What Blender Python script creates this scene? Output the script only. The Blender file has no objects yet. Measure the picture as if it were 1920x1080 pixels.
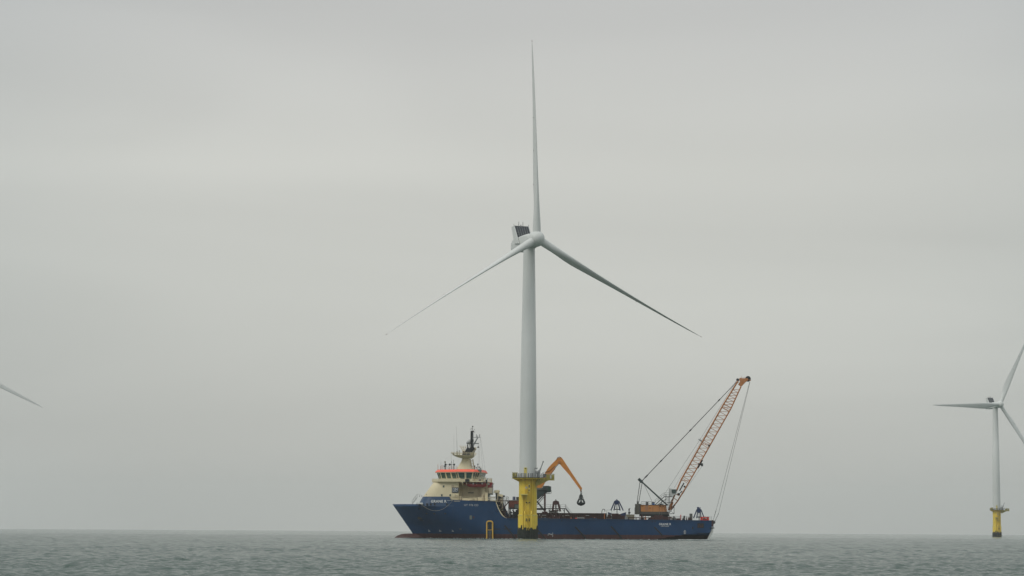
import bpy, math, random
import numpy as np
from mathutils import Vector, Matrix
R = math.radians
random.seed(7)
scene = bpy.context.scene
COL = scene.collection

# ------------------------------------------------------------------ camera
F_PX = 4533.33                      # 85 mm on a 36 mm sensor, 1920 px wide
CAM_H = 2.5
PITCH = math.atan(453.4 / F_PX)
ROLL = R(0.34)
cam_data = bpy.data.cameras.new('camera')
cam_data.lens = 85.0
cam_data.sensor_width = 36.0
cam_data.clip_start = 0.5
cam_data.clip_end = 60000
cam = bpy.data.objects.new('camera', cam_data)
COL.objects.link(cam)
CAM_M = (Matrix.Translation((0, 0, CAM_H)) @ Matrix.Rotation(R(90) + PITCH, 4, 'X')
         @ Matrix.Rotation(ROLL, 4, 'Z'))
cam.matrix_world = CAM_M
scene.camera = cam

# ------------------------------------------------------------------ world, sun, exposure
SUN_EL, SUN_AZ = R(46), R(-125)      # azimuth from +Y (view direction), negative = to the left; a veiled sun
world = bpy.data.worlds.new('World')
scene.world = world
world.use_nodes = True
nt = world.node_tree
nt.nodes.clear()
out = nt.nodes.new('ShaderNodeOutputWorld')
bg = nt.nodes.new('ShaderNodeBackground')
bg.inputs['Strength'].default_value = 0.1
sky = nt.nodes.new('ShaderNodeTexSky')
sky.sky_type = 'NISHITA'
sky.sun_disc = False
sky.sun_elevation = SUN_EL
sky.sun_rotation = SUN_AZ
tc = nt.nodes.new('ShaderNodeTexCoord')
sep = nt.nodes.new('ShaderNodeSeparateXYZ')
nt.links.new(tc.outputs['Generated'], sep.inputs[0])
ramp = nt.nodes.new('ShaderNodeValToRGB')          # cloud deck luminance by elevation
els = ramp.color_ramp.elements
els[0].position, els[0].color = 0.0, (0.475, 0.482, 0.455, 1)
els[1].position, els[1].color = 1.0, (0.90, 0.92, 0.90, 1)
for p, c in ((0.035, (0.528, 0.530, 0.498)), (0.10, (0.570, 0.574, 0.535)),
             (0.15, (0.605, 0.606, 0.565)), (0.22, (0.548, 0.550, 0.534)), (0.4, (0.72, 0.73, 0.71))):
    e = els.new(p)
    e.color = (*c, 1)
nt.links.new(sep.outputs['Z'], ramp.inputs[0])
mp = nt.nodes.new('ShaderNodeMapping')
mp.inputs['Scale'].default_value = (2.4, 2.4, 14.0)
mp.inputs['Rotation'].default_value = (0, R(-4), 0)
nt.links.new(tc.outputs['Generated'], mp.inputs[0])
no = nt.nodes.new('ShaderNodeTexNoise')
no.inputs['Scale'].default_value = 1.3
no.inputs['Detail'].default_value = 2.0
no.inputs['Roughness'].default_value = 0.45
no.inputs['Distortion'].default_value = 0.5
nt.links.new(mp.outputs[0], no.inputs['Vector'])
mr = nt.nodes.new('ShaderNodeMapRange')
mr.inputs['From Min'].default_value = 0.3
mr.inputs['From Max'].default_value = 0.7
mr.inputs['To Min'].default_value = 0.935
mr.inputs['To Max'].default_value = 1.06
nt.links.new(no.outputs['Fac'], mr.inputs['Value'])
mul = nt.nodes.new('ShaderNodeVectorMath')
mul.operation = 'SCALE'
nt.links.new(ramp.outputs['Color'], mul.inputs[0])
nt.links.new(mr.outputs[0], mul.inputs['Scale'])
# lens-like falloff painted into the sky: brighter at view centre, greyer and bluer outward
dot = nt.nodes.new('ShaderNodeVectorMath')
dot.operation = 'DOT_PRODUCT'
dot.inputs[1].default_value = (math.sin(R(0.5)) * math.cos(R(8.5)), math.cos(R(0.5)) * math.cos(R(8.5)), math.sin(R(8.5)))
nt.links.new(tc.outputs['Generated'], dot.inputs[0])
falloff_r = nt.nodes.new('ShaderNodeMapRange')
falloff_r.interpolation_type = 'SMOOTHSTEP'
falloff_r.inputs['From Min'].default_value = math.cos(R(17))
falloff_r.inputs['From Max'].default_value = 1.0
nt.links.new(dot.outputs['Value'], falloff_r.inputs['Value'])
pm = nt.nodes.new('ShaderNodeMix')
pm.data_type = 'RGBA'
pm.inputs['A'].default_value = (0.875, 0.905, 0.925, 1)
pm.inputs['B'].default_value = (1.015, 1.015, 1.015, 1)
nt.links.new(falloff_r.outputs[0], pm.inputs['Factor'])
pmul = nt.nodes.new('ShaderNodeVectorMath')
pmul.operation = 'MULTIPLY'
nt.links.new(mul.outputs[0], pmul.inputs[0])
nt.links.new(pm.outputs['Result'], pmul.inputs[1])
ten = nt.nodes.new('ShaderNodeVectorMath')          # the cloud deck is given in scene radiance
ten.operation = 'SCALE'
ten.inputs['Scale'].default_value = 10.0
nt.links.new(pmul.outputs[0], ten.inputs[0])
mix = nt.nodes.new('ShaderNodeMix')
mix.data_type = 'RGBA'
mix.inputs['Factor'].default_value = 0.96           # overcast: only a little of the clear sky is left
nt.links.new(sky.outputs[0], mix.inputs['A'])
nt.links.new(ten.outputs[0], mix.inputs['B'])
nt.links.new(mix.outputs['Result'], bg.inputs['Color'])
nt.links.new(bg.outputs[0], out.inputs['Surface'])

sun_d = bpy.data.lights.new('sun', 'SUN')
sun_d.energy = 1.0
sun_d.angle = R(25)
sun_d.color = (1.0, 0.97, 0.91)
sun = bpy.data.objects.new('sun', sun_d)
COL.objects.link(sun)
sd = Vector((math.sin(SUN_AZ) * math.cos(SUN_EL), math.cos(SUN_AZ) * math.cos(SUN_EL), math.sin(SUN_EL)))
sun.rotation_euler = sd.to_track_quat('Z', 'Y').to_euler()
sun.location = sd * 300

vs = scene.view_settings
vs.view_transform = 'Standard'
vs.look = 'None'
vs.exposure = 0.0
vs.gamma = 1.0
vs.use_curve_mapping = False
cy = scene.cycles
cy.max_bounces = 6
cy.diffuse_bounces = 3
cy.glossy_bounces = 3
cy.volume_bounces = 2
cy.use_denoising = True
cy.use_adaptive_sampling = False
scene.render.filter_size = 1.3

HAZE_DENSITY = 0.00008

# ------------------------------------------------------------------ materials
def rgb(h):
    h = h.lstrip('#')
    c = [int(h[i:i + 2], 16) / 255 for i in (0, 2, 4)]
    return tuple(x / 12.92 if x <= 0.04045 else ((x + 0.055) / 1.055) ** 2.4 for x in c)

def material(name, col, rough=0.55, var=0.12, scale=0.8, dirt=None, dirt_amt=0.35, streak=True, metallic=0.0, spec=0.4, bump=0.0):
    """Principled paint with tonal variation and (optionally) streaky dirt or rust of its own shape."""
    m = bpy.data.materials.new(name)
    m.use_nodes = True
    t = m.node_tree
    b = t.nodes['Principled BSDF']
    b.inputs['Roughness'].default_value = rough
    b.inputs['Metallic'].default_value = metallic
    b.inputs['Specular IOR Level'].default_value = spec
    tcn = t.nodes.new('ShaderNodeTexCoord')
    n1 = t.nodes.new('ShaderNodeTexNoise')
    n1.inputs['Scale'].default_value = scale
    n1.inputs['Detail'].default_value = 6
    n1.inputs['Roughness'].default_value = 0.6
    t.links.new(tcn.outputs['Object'], n1.inputs['Vector'])
    r = t.nodes.new('ShaderNodeMapRange')
    r.inputs['From Min'].default_value = 0.25
    r.inputs['From Max'].default_value = 0.75
    r.inputs['To Min'].default_value = 1 - var
    r.inputs['To Max'].default_value = 1 + var
    t.links.new(n1.outputs['Fac'], r.inputs['Value'])
    s = t.nodes.new('ShaderNodeVectorMath')
    s.operation = 'SCALE'
    s.inputs[0].default_value = col
    t.links.new(r.outputs[0], s.inputs['Scale'])
    last = s.outputs[0]
    if dirt is not None:
        mpn = t.nodes.new('ShaderNodeMapping')
        mpn.inputs['Scale'].default_value = (1.6, 1.6, 0.16) if streak else (1, 1, 1)
        t.links.new(tcn.outputs['Object'], mpn.inputs[0])
        n2 = t.nodes.new('ShaderNodeTexNoise')
        n2.inputs['Scale'].default_value = 1.4
        n2.inputs['Detail'].default_value = 8
        n2.inputs['Roughness'].default_value = 0.68
        t.links.new(mpn.outputs[0], n2.inputs['Vector'])
        r2 = t.nodes.new('ShaderNodeMapRange')
        r2.inputs['From Min'].default_value = 0.5
        r2.inputs['From Max'].default_value = 0.78
        r2.inputs['To Max'].default_value = dirt_amt
        t.links.new(n2.outputs['Fac'], r2.inputs['Value'])
        mx = t.nodes.new('ShaderNodeMix')
        mx.data_type = 'RGBA'
        mx.inputs['B'].default_value = (*dirt, 1)
        t.links.new(r2.outputs[0], mx.inputs['Factor'])
        t.links.new(last, mx.inputs['A'])
        last = mx.outputs['Result']
    t.links.new(last, b.inputs['Base Color'])
    if bump:
        bp = t.nodes.new('ShaderNodeBump')
        bp.inputs['Strength'].default_value = bump
        bp.inputs['Distance'].default_value = 0.05
        t.links.new(n1.outputs['Fac'], bp.inputs['Height'])
        t.links.new(bp.outputs[0], b.inputs['Normal'])
    return m

RUST = (0.10, 0.035, 0.015)
MT = {
    'turbine': material('turbine_paint', (0.655, 0.67, 0.65), 0.45, 0.03, 0.15, (0.46, 0.46, 0.42), 0.25),
    'cooler': material('cooler_black', (0.035, 0.04, 0.05), 0.5, 0.15),
    'dark_mark': material('dark_mark', (0.06, 0.05, 0.05), 0.6),
    'tip_red': material('receptor_red', (0.16, 0.05, 0.045), 0.6),
    'yellow': material('yellow_paint', (0.80, 0.585, 0.055), 0.5, 0.07, 0.6, (0.33, 0.19, 0.04), 0.45),
    'yellow_pale': material('pale_yellow_paint', (0.70, 0.58, 0.15), 0.5, 0.08),
    'olive': material('olive_yellow_grating', (0.34, 0.29, 0.06), 0.7, 0.2, 2.0, (0.06, 0.05, 0.03), 0.5),
    'growth': material('marine_growth', (0.013, 0.017, 0.013), 0.9, 0.6, 2.5, (0.07, 0.07, 0.04), 0.35, streak=False, bump=0.6),
    'steel': material('galvanised_steel', (0.26, 0.27, 0.27), 0.5, 0.15, 1.5),
    'darksteel': material('dark_steel', (0.022, 0.025, 0.026), 0.6, 0.25, 1.0, RUST, 0.25),
    'black': material('black_rubber', (0.012, 0.014, 0.016), 0.7, 0.3),
    'cream': material('cream_paint', (0.72, 0.63, 0.42), 0.5, 0.05, 0.5, (0.40, 0.28, 0.15), 0.28),
    'cream_d': material('cream_paint_worn', (0.58, 0.50, 0.34), 0.6, 0.12, 1.5, (0.16, 0.10, 0.06), 0.50),
    'roof': material('signal_orange', (0.95, 0.125, 0.065), 0.5, 0.06),
    'glass': material('tinted_glass', (0.030, 0.075, 0.062), 0.06, 0.5, 0.9, spec=0.9),
    'white': material('white_paint', (0.75, 0.76, 0.75), 0.5, 0.06),
    'offwhite': material('dirty_white_paint', (0.50, 0.51, 0.49), 0.6, 0.12, 1.5, (0.25, 0.2, 0.15), 0.3),
    'red': material('boat_red', (0.28, 0.026, 0.028), 0.5, 0.2, 1.5),
    'redbright': material('bright_red', (0.62, 0.045, 0.03), 0.5, 0.1),
    'maroon': material('maroon_steel', (0.055, 0.018, 0.018), 0.65, 0.35, 1.5, (0.10, 0.04, 0.025), 0.4),
    'brown': material('rusty_brown_steel', (0.050, 0.022, 0.017), 0.75, 0.4, 0.9, (0.13, 0.045, 0.02), 0.6),
    'rustbox': material('rusty_red_container', (0.20, 0.055, 0.032), 0.7, 0.3, 1.2, (0.06, 0.03, 0.025), 0.6),
    'orange': material('crane_orange', (0.62, 0.235, 0.04), 0.5, 0.08, 0.8, (0.28, 0.11, 0.03), 0.35),
    'house': material('crane_house_orange', (0.58, 0.25, 0.08), 0.55, 0.06, 0.8, (0.30, 0.14, 0.05), 0.35),
    'boom': material('boom_orange', (0.46, 0.180, 0.060), 0.6, 0.15, 1.0, (0.18, 0.08, 0.04), 0.35),
    'teal': material('dark_teal_paint', (0.030, 0.052, 0.052), 0.55, 0.2, 1.0, (0.05, 0.04, 0.03), 0.4),
    'greybox': material('grey_green_box', (0.13, 0.15, 0.13), 0.6, 0.2, 1.5, RUST, 0.25),
    'khaki': material('khaki_paint', (0.22, 0.20, 0.14), 0.7, 0.2, 1.2),
    'grabblue': material('grab_blue', (0.016, 0.036, 0.105), 0.5, 0.3, 1.2, RUST, 0.3),
    'grabgreen': material('grab_dark_green', (0.020, 0.030, 0.030), 0.5, 0.25, 2.0),
    'tank': material('blue_plastic', (0.03, 0.12, 0.35), 0.4, 0.1),
    'bluegrey': material('blue_grey_drum', (0.11, 0.14, 0.22), 0.5, 0.15),
    'counter': material('counterweight_grey', (0.085, 0.085, 0.075), 0.8, 0.2, 1.2),
    'logo': material('logo_navy', (0.012, 0.028, 0.055), 0.5, 0.05),
    'fender': material('yellow_ochre_pipe', (0.68, 0.42, 0.06), 0.5, 0.1, 1.0, (0.25, 0.12, 0.03), 0.3),
    'rope': material('pale_rope', (0.30, 0.28, 0.22), 0.9),
    'wire': material('wire_rope', (0.05, 0.05, 0.05), 0.6),
    'orangepost': material('orange_post', (0.45, 0.16, 0.06), 0.6),
    'navy': material('navy_cloth', (0.02, 0.025, 0.08), 0.8),
}

def hull_material():
    m = bpy.data.materials.new('hull_paint')
    m.use_nodes = True
    t = m.node_tree
    b = t.nodes['Principled BSDF']
    b.inputs['Roughness'].default_value = 0.5
    b.inputs['Specular IOR Level'].default_value = 0.2
    tcn = t.nodes.new('ShaderNodeTexCoord')
    sp = t.nodes.new('ShaderNodeSeparateXYZ')
    t.links.new(tcn.outputs['Object'], sp.inputs[0])
    n1 = t.nodes.new('ShaderNodeTexNoise')
    n1.inputs['Scale'].default_value = 0.22
    n1.inputs['Detail'].default_value = 7
    n1.inputs['Roughness'].default_value = 0.62
    t.links.new(tcn.outputs['Object'], n1.inputs['Vector'])
    cr = t.nodes.new('ShaderNodeValToRGB')
    cr.color_ramp.elements[0].position = 0.3
    cr.color_ramp.elements[0].color = (0.0058, 0.037, 0.100, 1)
    cr.color_ramp.elements[1].position = 0.7
    cr.color_ramp.elements[1].color = (0.0092, 0.050, 0.136, 1)
    t.links.new(n1.outputs['Fac'], cr.inputs[0])
    # streaks of salt and scrapes
    mpn = t.nodes.new('ShaderNodeMapping')
    mpn.inputs['Scale'].default_value = (1.1, 1.1, 0.12)
    t.links.new(tcn.outputs['Object'], mpn.inputs[0])
    n2 = t.nodes.new('ShaderNodeTexNoise')
    n2.inputs['Scale'].default_value = 1.5
    n2.inputs['Detail'].default_value = 8
    n2.inputs['Roughness'].default_value = 0.7
    t.links.new(mpn.outputs[0], n2.inputs['Vector'])
    r2 = t.nodes.new('ShaderNodeMapRange')
    r2.inputs['From Min'].default_value = 0.52
    r2.inputs['From Max'].default_value = 0.8
    r2.inputs['To Max'].default_value = 0.35
    t.links.new(n2.outputs['Fac'], r2.inputs['Value'])
    mx = t.nodes.new('ShaderNodeMix')
    mx.data_type = 'RGBA'
    mx.inputs['B'].default_value = (0.035, 0.060, 0.095, 1)
    t.links.new(r2.outputs[0], mx.inputs['Factor'])
    t.links.new(cr.outputs[0], mx.inputs['A'])
    # antifouling below the boot line, with a scuffed edge
    n3 = t.nodes.new('ShaderNodeTexNoise')
    n3.inputs['Scale'].default_value = 1.2
    n3.inputs['Detail'].default_value = 6
    t.links.new(mpn.outputs[0], n3.inputs['Vector'])
    ad = t.nodes.new('ShaderNodeMath')
    ad.operation = 'MULTIPLY_ADD'
    ad.inputs[1].default_value = 0.35
    t.links.new(n3.outputs['Fac'], ad.inputs[0])
    t.links.new(sp.outputs['Z'], ad.inputs[2])
    r3 = t.nodes.new('ShaderNodeMapRange')
    r3.inputs['From Min'].default_value = 1.45
    r3.inputs['From Max'].default_value = 1.53
    t.links.new(ad.outputs[0], r3.inputs['Value'])
    cr2 = t.nodes.new('ShaderNodeValToRGB')
    cr2.color_ramp.elements[0].position = 0.35
    cr2.color_ramp.elements[0].color = (0.048, 0.020, 0.020, 1)
    cr2.color_ramp.elements[1].position = 0.7
    cr2.color_ramp.elements[1].color = (0.095, 0.042, 0.038, 1)
    t.links.new(n2.outputs['Fac'], cr2.inputs[0])
    mx2 = t.nodes.new('ShaderNodeMix')
    mx2.data_type = 'RGBA'
    t.links.new(r3.outputs[0], mx2.inputs['Factor'])
    t.links.new(cr2.outputs[0], mx2.inputs['A'])
    t.links.new(mx.outputs['Result'], mx2.inputs['B'])
    t.links.new(mx2.outputs['Result'], b.inputs['Base Color'])
    return m
MT['hull'] = hull_material()
MT['hullblue'] = material('bulwark_blue', (0.0110, 0.047, 0.115), 0.42, 0.12, 0.4, (0.035, 0.06, 0.1), 0.3)

# ------------------------------------------------------------------ mesh helpers
ORG = {}

def tag(o, label=None, cat=None, group=None, kind=None):
    if label: o['label'] = label
    if cat: o['category'] = cat
    if group: o['group'] = group
    if kind: o['kind'] = kind
    return o

class MB:
    def __init__(self):
        self.v, self.f = [], []
    def add(self, vs_, fs_):
        n = len(self.v)
        self.v += [tuple(p) for p in vs_]
        self.f += [tuple(i + n for i in q) for q in fs_]
        return self
    def box(self, x0, x1, y0, y1, z0, z1):
        return self.add([(x, y, z) for z in (z0, z1) for y in (y0, y1) for x in (x0, x1)],
                        [(0, 2, 3, 1), (4, 5, 7, 6), (0, 1, 5, 4), (2, 6, 7, 3), (0, 4, 6, 2), (1, 3, 7, 5)])
    def tube(self, p, q, r0, r1=None, n=8):
        p, q = Vector(p), Vector(q)
        r1 = r0 if r1 is None else r1
        d = (q - p).normalized()
        a = d.orthogonal().normalized()
        b = d.cross(a)
        vs_, fs_ = [], []
        for c, r in ((p, r0), (q, r1)):
            for i in range(n):
                t = 2 * math.pi * i / n
                vs_.append(c + a * (r * math.cos(t)) + b * (r * math.sin(t)))
        for i in range(n):
            j = (i + 1) % n
            fs_.append((i, j, n + j, n + i))
        fs_ += [tuple(reversed(range(n))), tuple(range(n, 2 * n))]
        return self.add(vs_, fs_)
    def bar(self, p, q, w, h=None, side=(0, 1, 0)):
        """rectangular beam from p to q, w across (in the plane perpendicular to side), h along side"""
        p, q = Vector(p), Vector(q)
        h = w if h is None else h
        d = (q - p).normalized()
        s = Vector(side)
        s = (s - d * s.dot(d))
        s = s.normalized() if s.length > 1e-4 else d.orthogonal().normalized()
        u = d.cross(s)
        vs_ = []
        for c in (p, q):
            for a, b in ((-1, -1), (1, -1), (1, 1), (-1, 1)):
                vs_.append(c + u * (a * w / 2) + s * (b * h / 2))
        return self.add(vs_, [(0, 3, 2, 1), (4, 5, 6, 7), (0, 1, 5, 4), (1, 2, 6, 5), (2, 3, 7, 6), (3, 0, 4, 7)])
    def path(self, pts, r, n=6):
        for a, b in zip(pts[:-1], pts[1:]):
            self.tube(a, b, r, r, n)
        return self
    def prism(self, xz, y0, y1):
        """outline in the x-z plane, extruded along y"""
        n = len(xz)
        vs_ = [(x, y0, z) for x, z in xz] + [(x, y1, z) for x, z in xz]
        fs_ = [tuple(range(n)), tuple(reversed(range(n, 2 * n)))]
        fs_ += [(i, n + i, n + (i + 1) % n, (i + 1) % n) for i in range(n)]
        return self.add(vs_, fs_)
    def loft(self, rings, cap=True, closed=True):
        n = len(rings[0])
        vs_ = [p for r in rings for p in r]
        fs_ = []
        for k in range(len(rings) - 1):
            for i in range(n if closed else n - 1):
                j = (i + 1) % n
                fs_.append((k * n + i, k * n + j, (k + 1) * n + j, (k + 1) * n + i))
        if cap:
            fs_ += [tuple(reversed(range(n))), tuple(range((len(rings) - 1) * n, len(rings) * n))]
        return self.add(vs_, fs_)
    def lathe(self, prof, n=24, c=(0, 0, 0), m=None):
        c = Vector(c)
        rings = []
        for r, z in prof:
            ring = []
            for i in range(n):
                t = 2 * math.pi * i / n
                p = Vector((r * math.cos(t), r * math.sin(t), z))
                if m is not None: p = m @ p
                ring.append(c + p)
            rings.append(ring)
        return self.loft(rings)
    def sphere(self, c, r, n=14, sx=1, sy=1, sz=1):
        prof = []
        k = n // 2
        rings = []
        for a in range(k + 1):
            t = -math.pi / 2 + math.pi * a / k
            rr, zz = max(r * math.cos(t), 1e-3), r * math.sin(t)
            rings.append([(c[0] + sx * rr * math.cos(2 * math.pi * i / n), c[1] + sy * rr * math.sin(2 * math.pi * i / n), c[2] + sz * zz) for i in range(n)])
        return self.loft(rings)
    def railing(self, pts, h=1.1, r=0.035, gap=1.5, rails=3, lean=(0, 0)):
        for a, b in zip(pts[:-1], pts[1:]):
            a, b = Vector(a), Vector(b)
            up = Vector((lean[0], lean[1], h))
            k = max(1, round((b - a).length / gap))
            for i in range(k + 1):
                p = a.lerp(b, i / k)
                self.tube(p, p + up, r, r, 5)
            for j in range(rails):
                o = up * ((j + 1) / rails)
                self.tube(a + o, b + o, r * 0.8, r * 0.8, 5)
        return self
    def build(self, name, mat, parent=None, smooth=None, org=None, label=None):
        o3 = Vector(org if org is not None else (ORG.get(parent.name, (0, 0, 0)) if parent else (0, 0, 0)))
        me = bpy.data.meshes.new(name)
        me.from_pydata([tuple(Vector(p) - o3) for p in self.v], [], self.f)
        me.validate()
        import bmesh
        bm = bmesh.new()
        bm.from_mesh(me)
        bmesh.ops.recalc_face_normals(bm, faces=bm.faces)
        bm.to_mesh(me)
        bm.free()
        if smooth:
            me.polygons.foreach_set('use_smooth', [True] * len(me.polygons))
            me.set_sharp_from_angle(angle=R(smooth))
        me.materials.append(mat if not isinstance(mat, str) else MT[mat])
        o = bpy.data.objects.new(name, me)
        COL.objects.link(o)
        if parent is not None:
            o.parent = parent
            ORG[o.name] = tuple(o3)
        if label: o['label'] = label
        return o

def copy_tree(o, parent=None):
    c = o.copy()
    COL.objects.link(c)
    if parent is not None: c.parent = parent
    for ch in list(o.children): copy_tree(ch, c)
    return c

def text_mesh(body, size, at, mat, name, parent, bold=0.0, spacing=1.0):
    """lettering standing in the local x-z plane, read from -y, centred on at"""
    cu = bpy.data.curves.new('lettering', 'FONT')
    cu.body, cu.size, cu.align_x, cu.align_y = body, size, 'CENTER', 'CENTER'
    cu.extrude, cu.offset, cu.space_character = 0.012, bold, spacing
    cu.resolution_u = 3
    tmp = bpy.data.objects.new('lettering', cu)
    COL.objects.link(tmp)
    dg = bpy.context.evaluated_depsgraph_get()
    dg.update()
    me = bpy.data.meshes.new_from_object(tmp.evaluated_get(dg))
    bpy.data.objects.remove(tmp)
    o3 = Vector(ORG.get(parent.name, (0, 0, 0)))
    me.transform(Matrix.Translation(Vector(at) - o3) @ Matrix.Rotation(R(90), 4, 'X'))
    me.materials.clear()
    me.materials.append(MT[mat])
    o = bpy.data.objects.new(name, me)
    COL.objects.link(o)
    o.parent = parent
    ORG[o.name] = tuple(o3)
    return o

# ------------------------------------------------------------------ sea
EARTH = 6.371e6
def build_sea():
    ang = np.concatenate([np.radians(np.linspace(-180, -17, 60, endpoint=False)),
                          np.radians(np.linspace(-17, 17, 900)),
                          np.radians(np.linspace(17, 180, 61)[1:-1])])
    rad = [4.0, 12, 25, 45, 65, 80, 90, 96, 100]
    while rad[-1] < 165: rad.append(rad[-1] + 0.18)
    while rad[-1] < 1000: rad.append(rad[-1] * 1.0013)
    while rad[-1] < 2500: rad.append(rad[-1] * 1.004)
    while rad[-1] < 8200: rad.append(rad[-1] * 1.012)
    rad = np.array(rad)
    na, nr = len(ang), len(rad)
    dr = np.gradient(rad)
    da = np.gradient(ang)
    A, Rr = np.meshgrid(ang, rad)
    X = Rr * np.sin(A)
    Y = Rr * np.cos(A)
    sp_ = np.maximum(dr[:, None] * np.ones_like(A), 0.8 * Rr * np.abs(da)[None, :])
    Z = np.zeros_like(X)
    DX = np.zeros_like(X)
    DY = np.zeros_like(X)
    rs = np.random.RandomState(11)
    wind = R(103)
    N = 90
    lam = np.exp(np.linspace(math.log(0.35), math.log(6.0), N)) * rs.uniform(0.94, 1.06, N)
    for L in lam:
        th = wind + rs.normal(0, R(36))
        k = 2 * math.pi / L
        steep = 0.053 * (1.0 if L < 1.0 else (1.0 / L) ** 0.55)
        amp = steep / k
        fade = np.clip((L / sp_ - 1.6) / 1.6, 0, 1)
        ph = k * (X * math.cos(th) + Y * math.sin(th)) + rs.uniform(0, 6.283)
        # group the waves into patches so that the surface is not even
        gx = 2 * math.pi / (L * rs.uniform(1.5, 4.0) + 0.6)
        gy = 2 * math.pi / (L * rs.uniform(3.0, 8.0) + 1.5)
        g = np.maximum(0, 0.45 + 1.0 * np.sin(X * gx + 0.7 * np.sin(Y * gy * 0.6) + rs.uniform(0, 6.28)) * np.sin(Y * gy + rs.uniform(0, 6.28)))
        a = amp * fade * g
        Z += a * np.cos(ph)
        s = a * np.sin(ph) * 0.9
        DX -= s * math.cos(th)
        DY -= s * math.sin(th)
    # gusts: rougher and smoother lanes of water
    gust = np.zeros_like(X)
    for _ in range(9):
        th = R(90) + rs.normal(0, 0.35)
        Lg = rs.uniform(25, 160)
        gust += np.sin(2 * math.pi / Lg * (X * math.cos(th) * 0.5 + Y * math.sin(th)) + rs.uniform(0, 6.28))
    gust = 1.0 + 0.05 * np.clip(gust, -3, 3)
    Z *= gust
    DX *= gust
    DY *= gust
    Z -= Rr ** 2 / (2 * EARTH)
    co = np.stack([X + DX, Y + DY, Z], -1).reshape(-1, 3).astype(np.float32)
    idx = np.arange(na * nr).reshape(nr, na)
    nxt = np.roll(idx, -1, axis=1)
    q = np.stack([idx[:-1], nxt[:-1], nxt[1:], idx[1:]], -1).reshape(-1, 4)[:, ::-1]
    co = np.vstack([co, [[0, 0, 0]]]).astype(np.float32)
    tri = np.stack([np.full(na, na * nr), nxt[0], idx[0]], -1)[:, ::-1]
    me = bpy.data.meshes.new('sea')
    nq, ntri = len(q), len(tri)
    me.vertices.add(len(co))
    me.vertices.foreach_set('co', co.ravel())
    me.loops.add(nq * 4 + ntri * 3)
    me.loops.foreach_set('vertex_index', np.concatenate([q.ravel(), tri.ravel()]).astype(np.int32))
    me.polygons.add(nq + ntri)
    me.polygons.foreach_set('loop_start', np.concatenate([np.arange(nq) * 4, nq * 4 + np.arange(ntri) * 3]).astype(np.int32))
    me.polygons.foreach_set('use_smooth', np.ones(nq + ntri, bool))
    me.update(calc_edges=True)
    me.validate()
    m = bpy.data.materials.new('sea_water')
    m.use_nodes = True
    t = m.node_tree
    b = t.nodes['Principled BSDF']
    b.inputs['Base Color'].default_value = (0.062, 0.100, 0.084, 1)
    b.inputs['Roughness'].default_value = 0.13
    b.inputs['IOR'].default_value = 1.333
    tcn = t.nodes.new('ShaderNodeTexCoord')
    mpn = t.nodes.new('ShaderNodeMapping')
    mpn.inputs['Rotation'].default_value = (0, 0, R(20))
    mpn.inputs['Scale'].default_value = (0.8, 1.5, 1)
    t.links.new(tcn.outputs['Object'], mpn.inputs[0])
    n1 = t.nodes.new('ShaderNodeTexNoise')
    n1.inputs['Scale'].default_value = 1.9
    n1.inputs['Detail'].default_value = 6
    n1.inputs['Roughness'].default_value = 0.6
    t.links.new(mpn.outputs[0], n1.inputs['Vector'])
    bp = t.nodes.new('ShaderNodeBump')
    bp.inputs['Strength'].default_value = 0.9
    bp.inputs['Distance'].default_value = 0.34
    t.links.new(n1.outputs['Fac'], bp.inputs['Height'])
    # lanes of rougher and smoother water
    mp2 = t.nodes.new('ShaderNodeMapping')
    mp2.inputs['Scale'].default_value = (0.008, 0.016, 1)
    mp2.inputs['Rotation'].default_value = (0, 0, R(4))
    t.links.new(tcn.outputs['Object'], mp2.inputs[0])
    n2 = t.nodes.new('ShaderNodeTexNoise')
    n2.inputs['Scale'].default_value = 1.0
    n2.inputs['Detail'].default_value = 5
    n2.inputs['Roughness'].default_value = 0.65
    t.links.new(mp2.outputs[0], n2.inputs['Vector'])
    r2 = t.nodes.new('ShaderNodeMapRange')
    r2.inputs['From Min'].default_value = 0.35
    r2.inputs['From Max'].default_value = 0.65
    r2.inputs['To Min'].default_value = 0.6
    r2.inputs['To Max'].default_value = 1.0
    t.links.new(n2.outputs['Fac'], r2.inputs['Value'])
    t.links.new(r2.outputs[0], bp.inputs['Strength'])
    t.links.new(bp.outputs[0], b.inputs['Normal'])
    me.materials.append(m)
    o = bpy.data.objects.new('sea', me)
    COL.objects.link(o)
    o['kind'] = 'structure'
    return o
build_sea()

# ------------------------------------------------------------------ wind turbines
HUB_Z, OVER, TILT, CONE = 84.1, 5.0, R(4), R(4)

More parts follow.
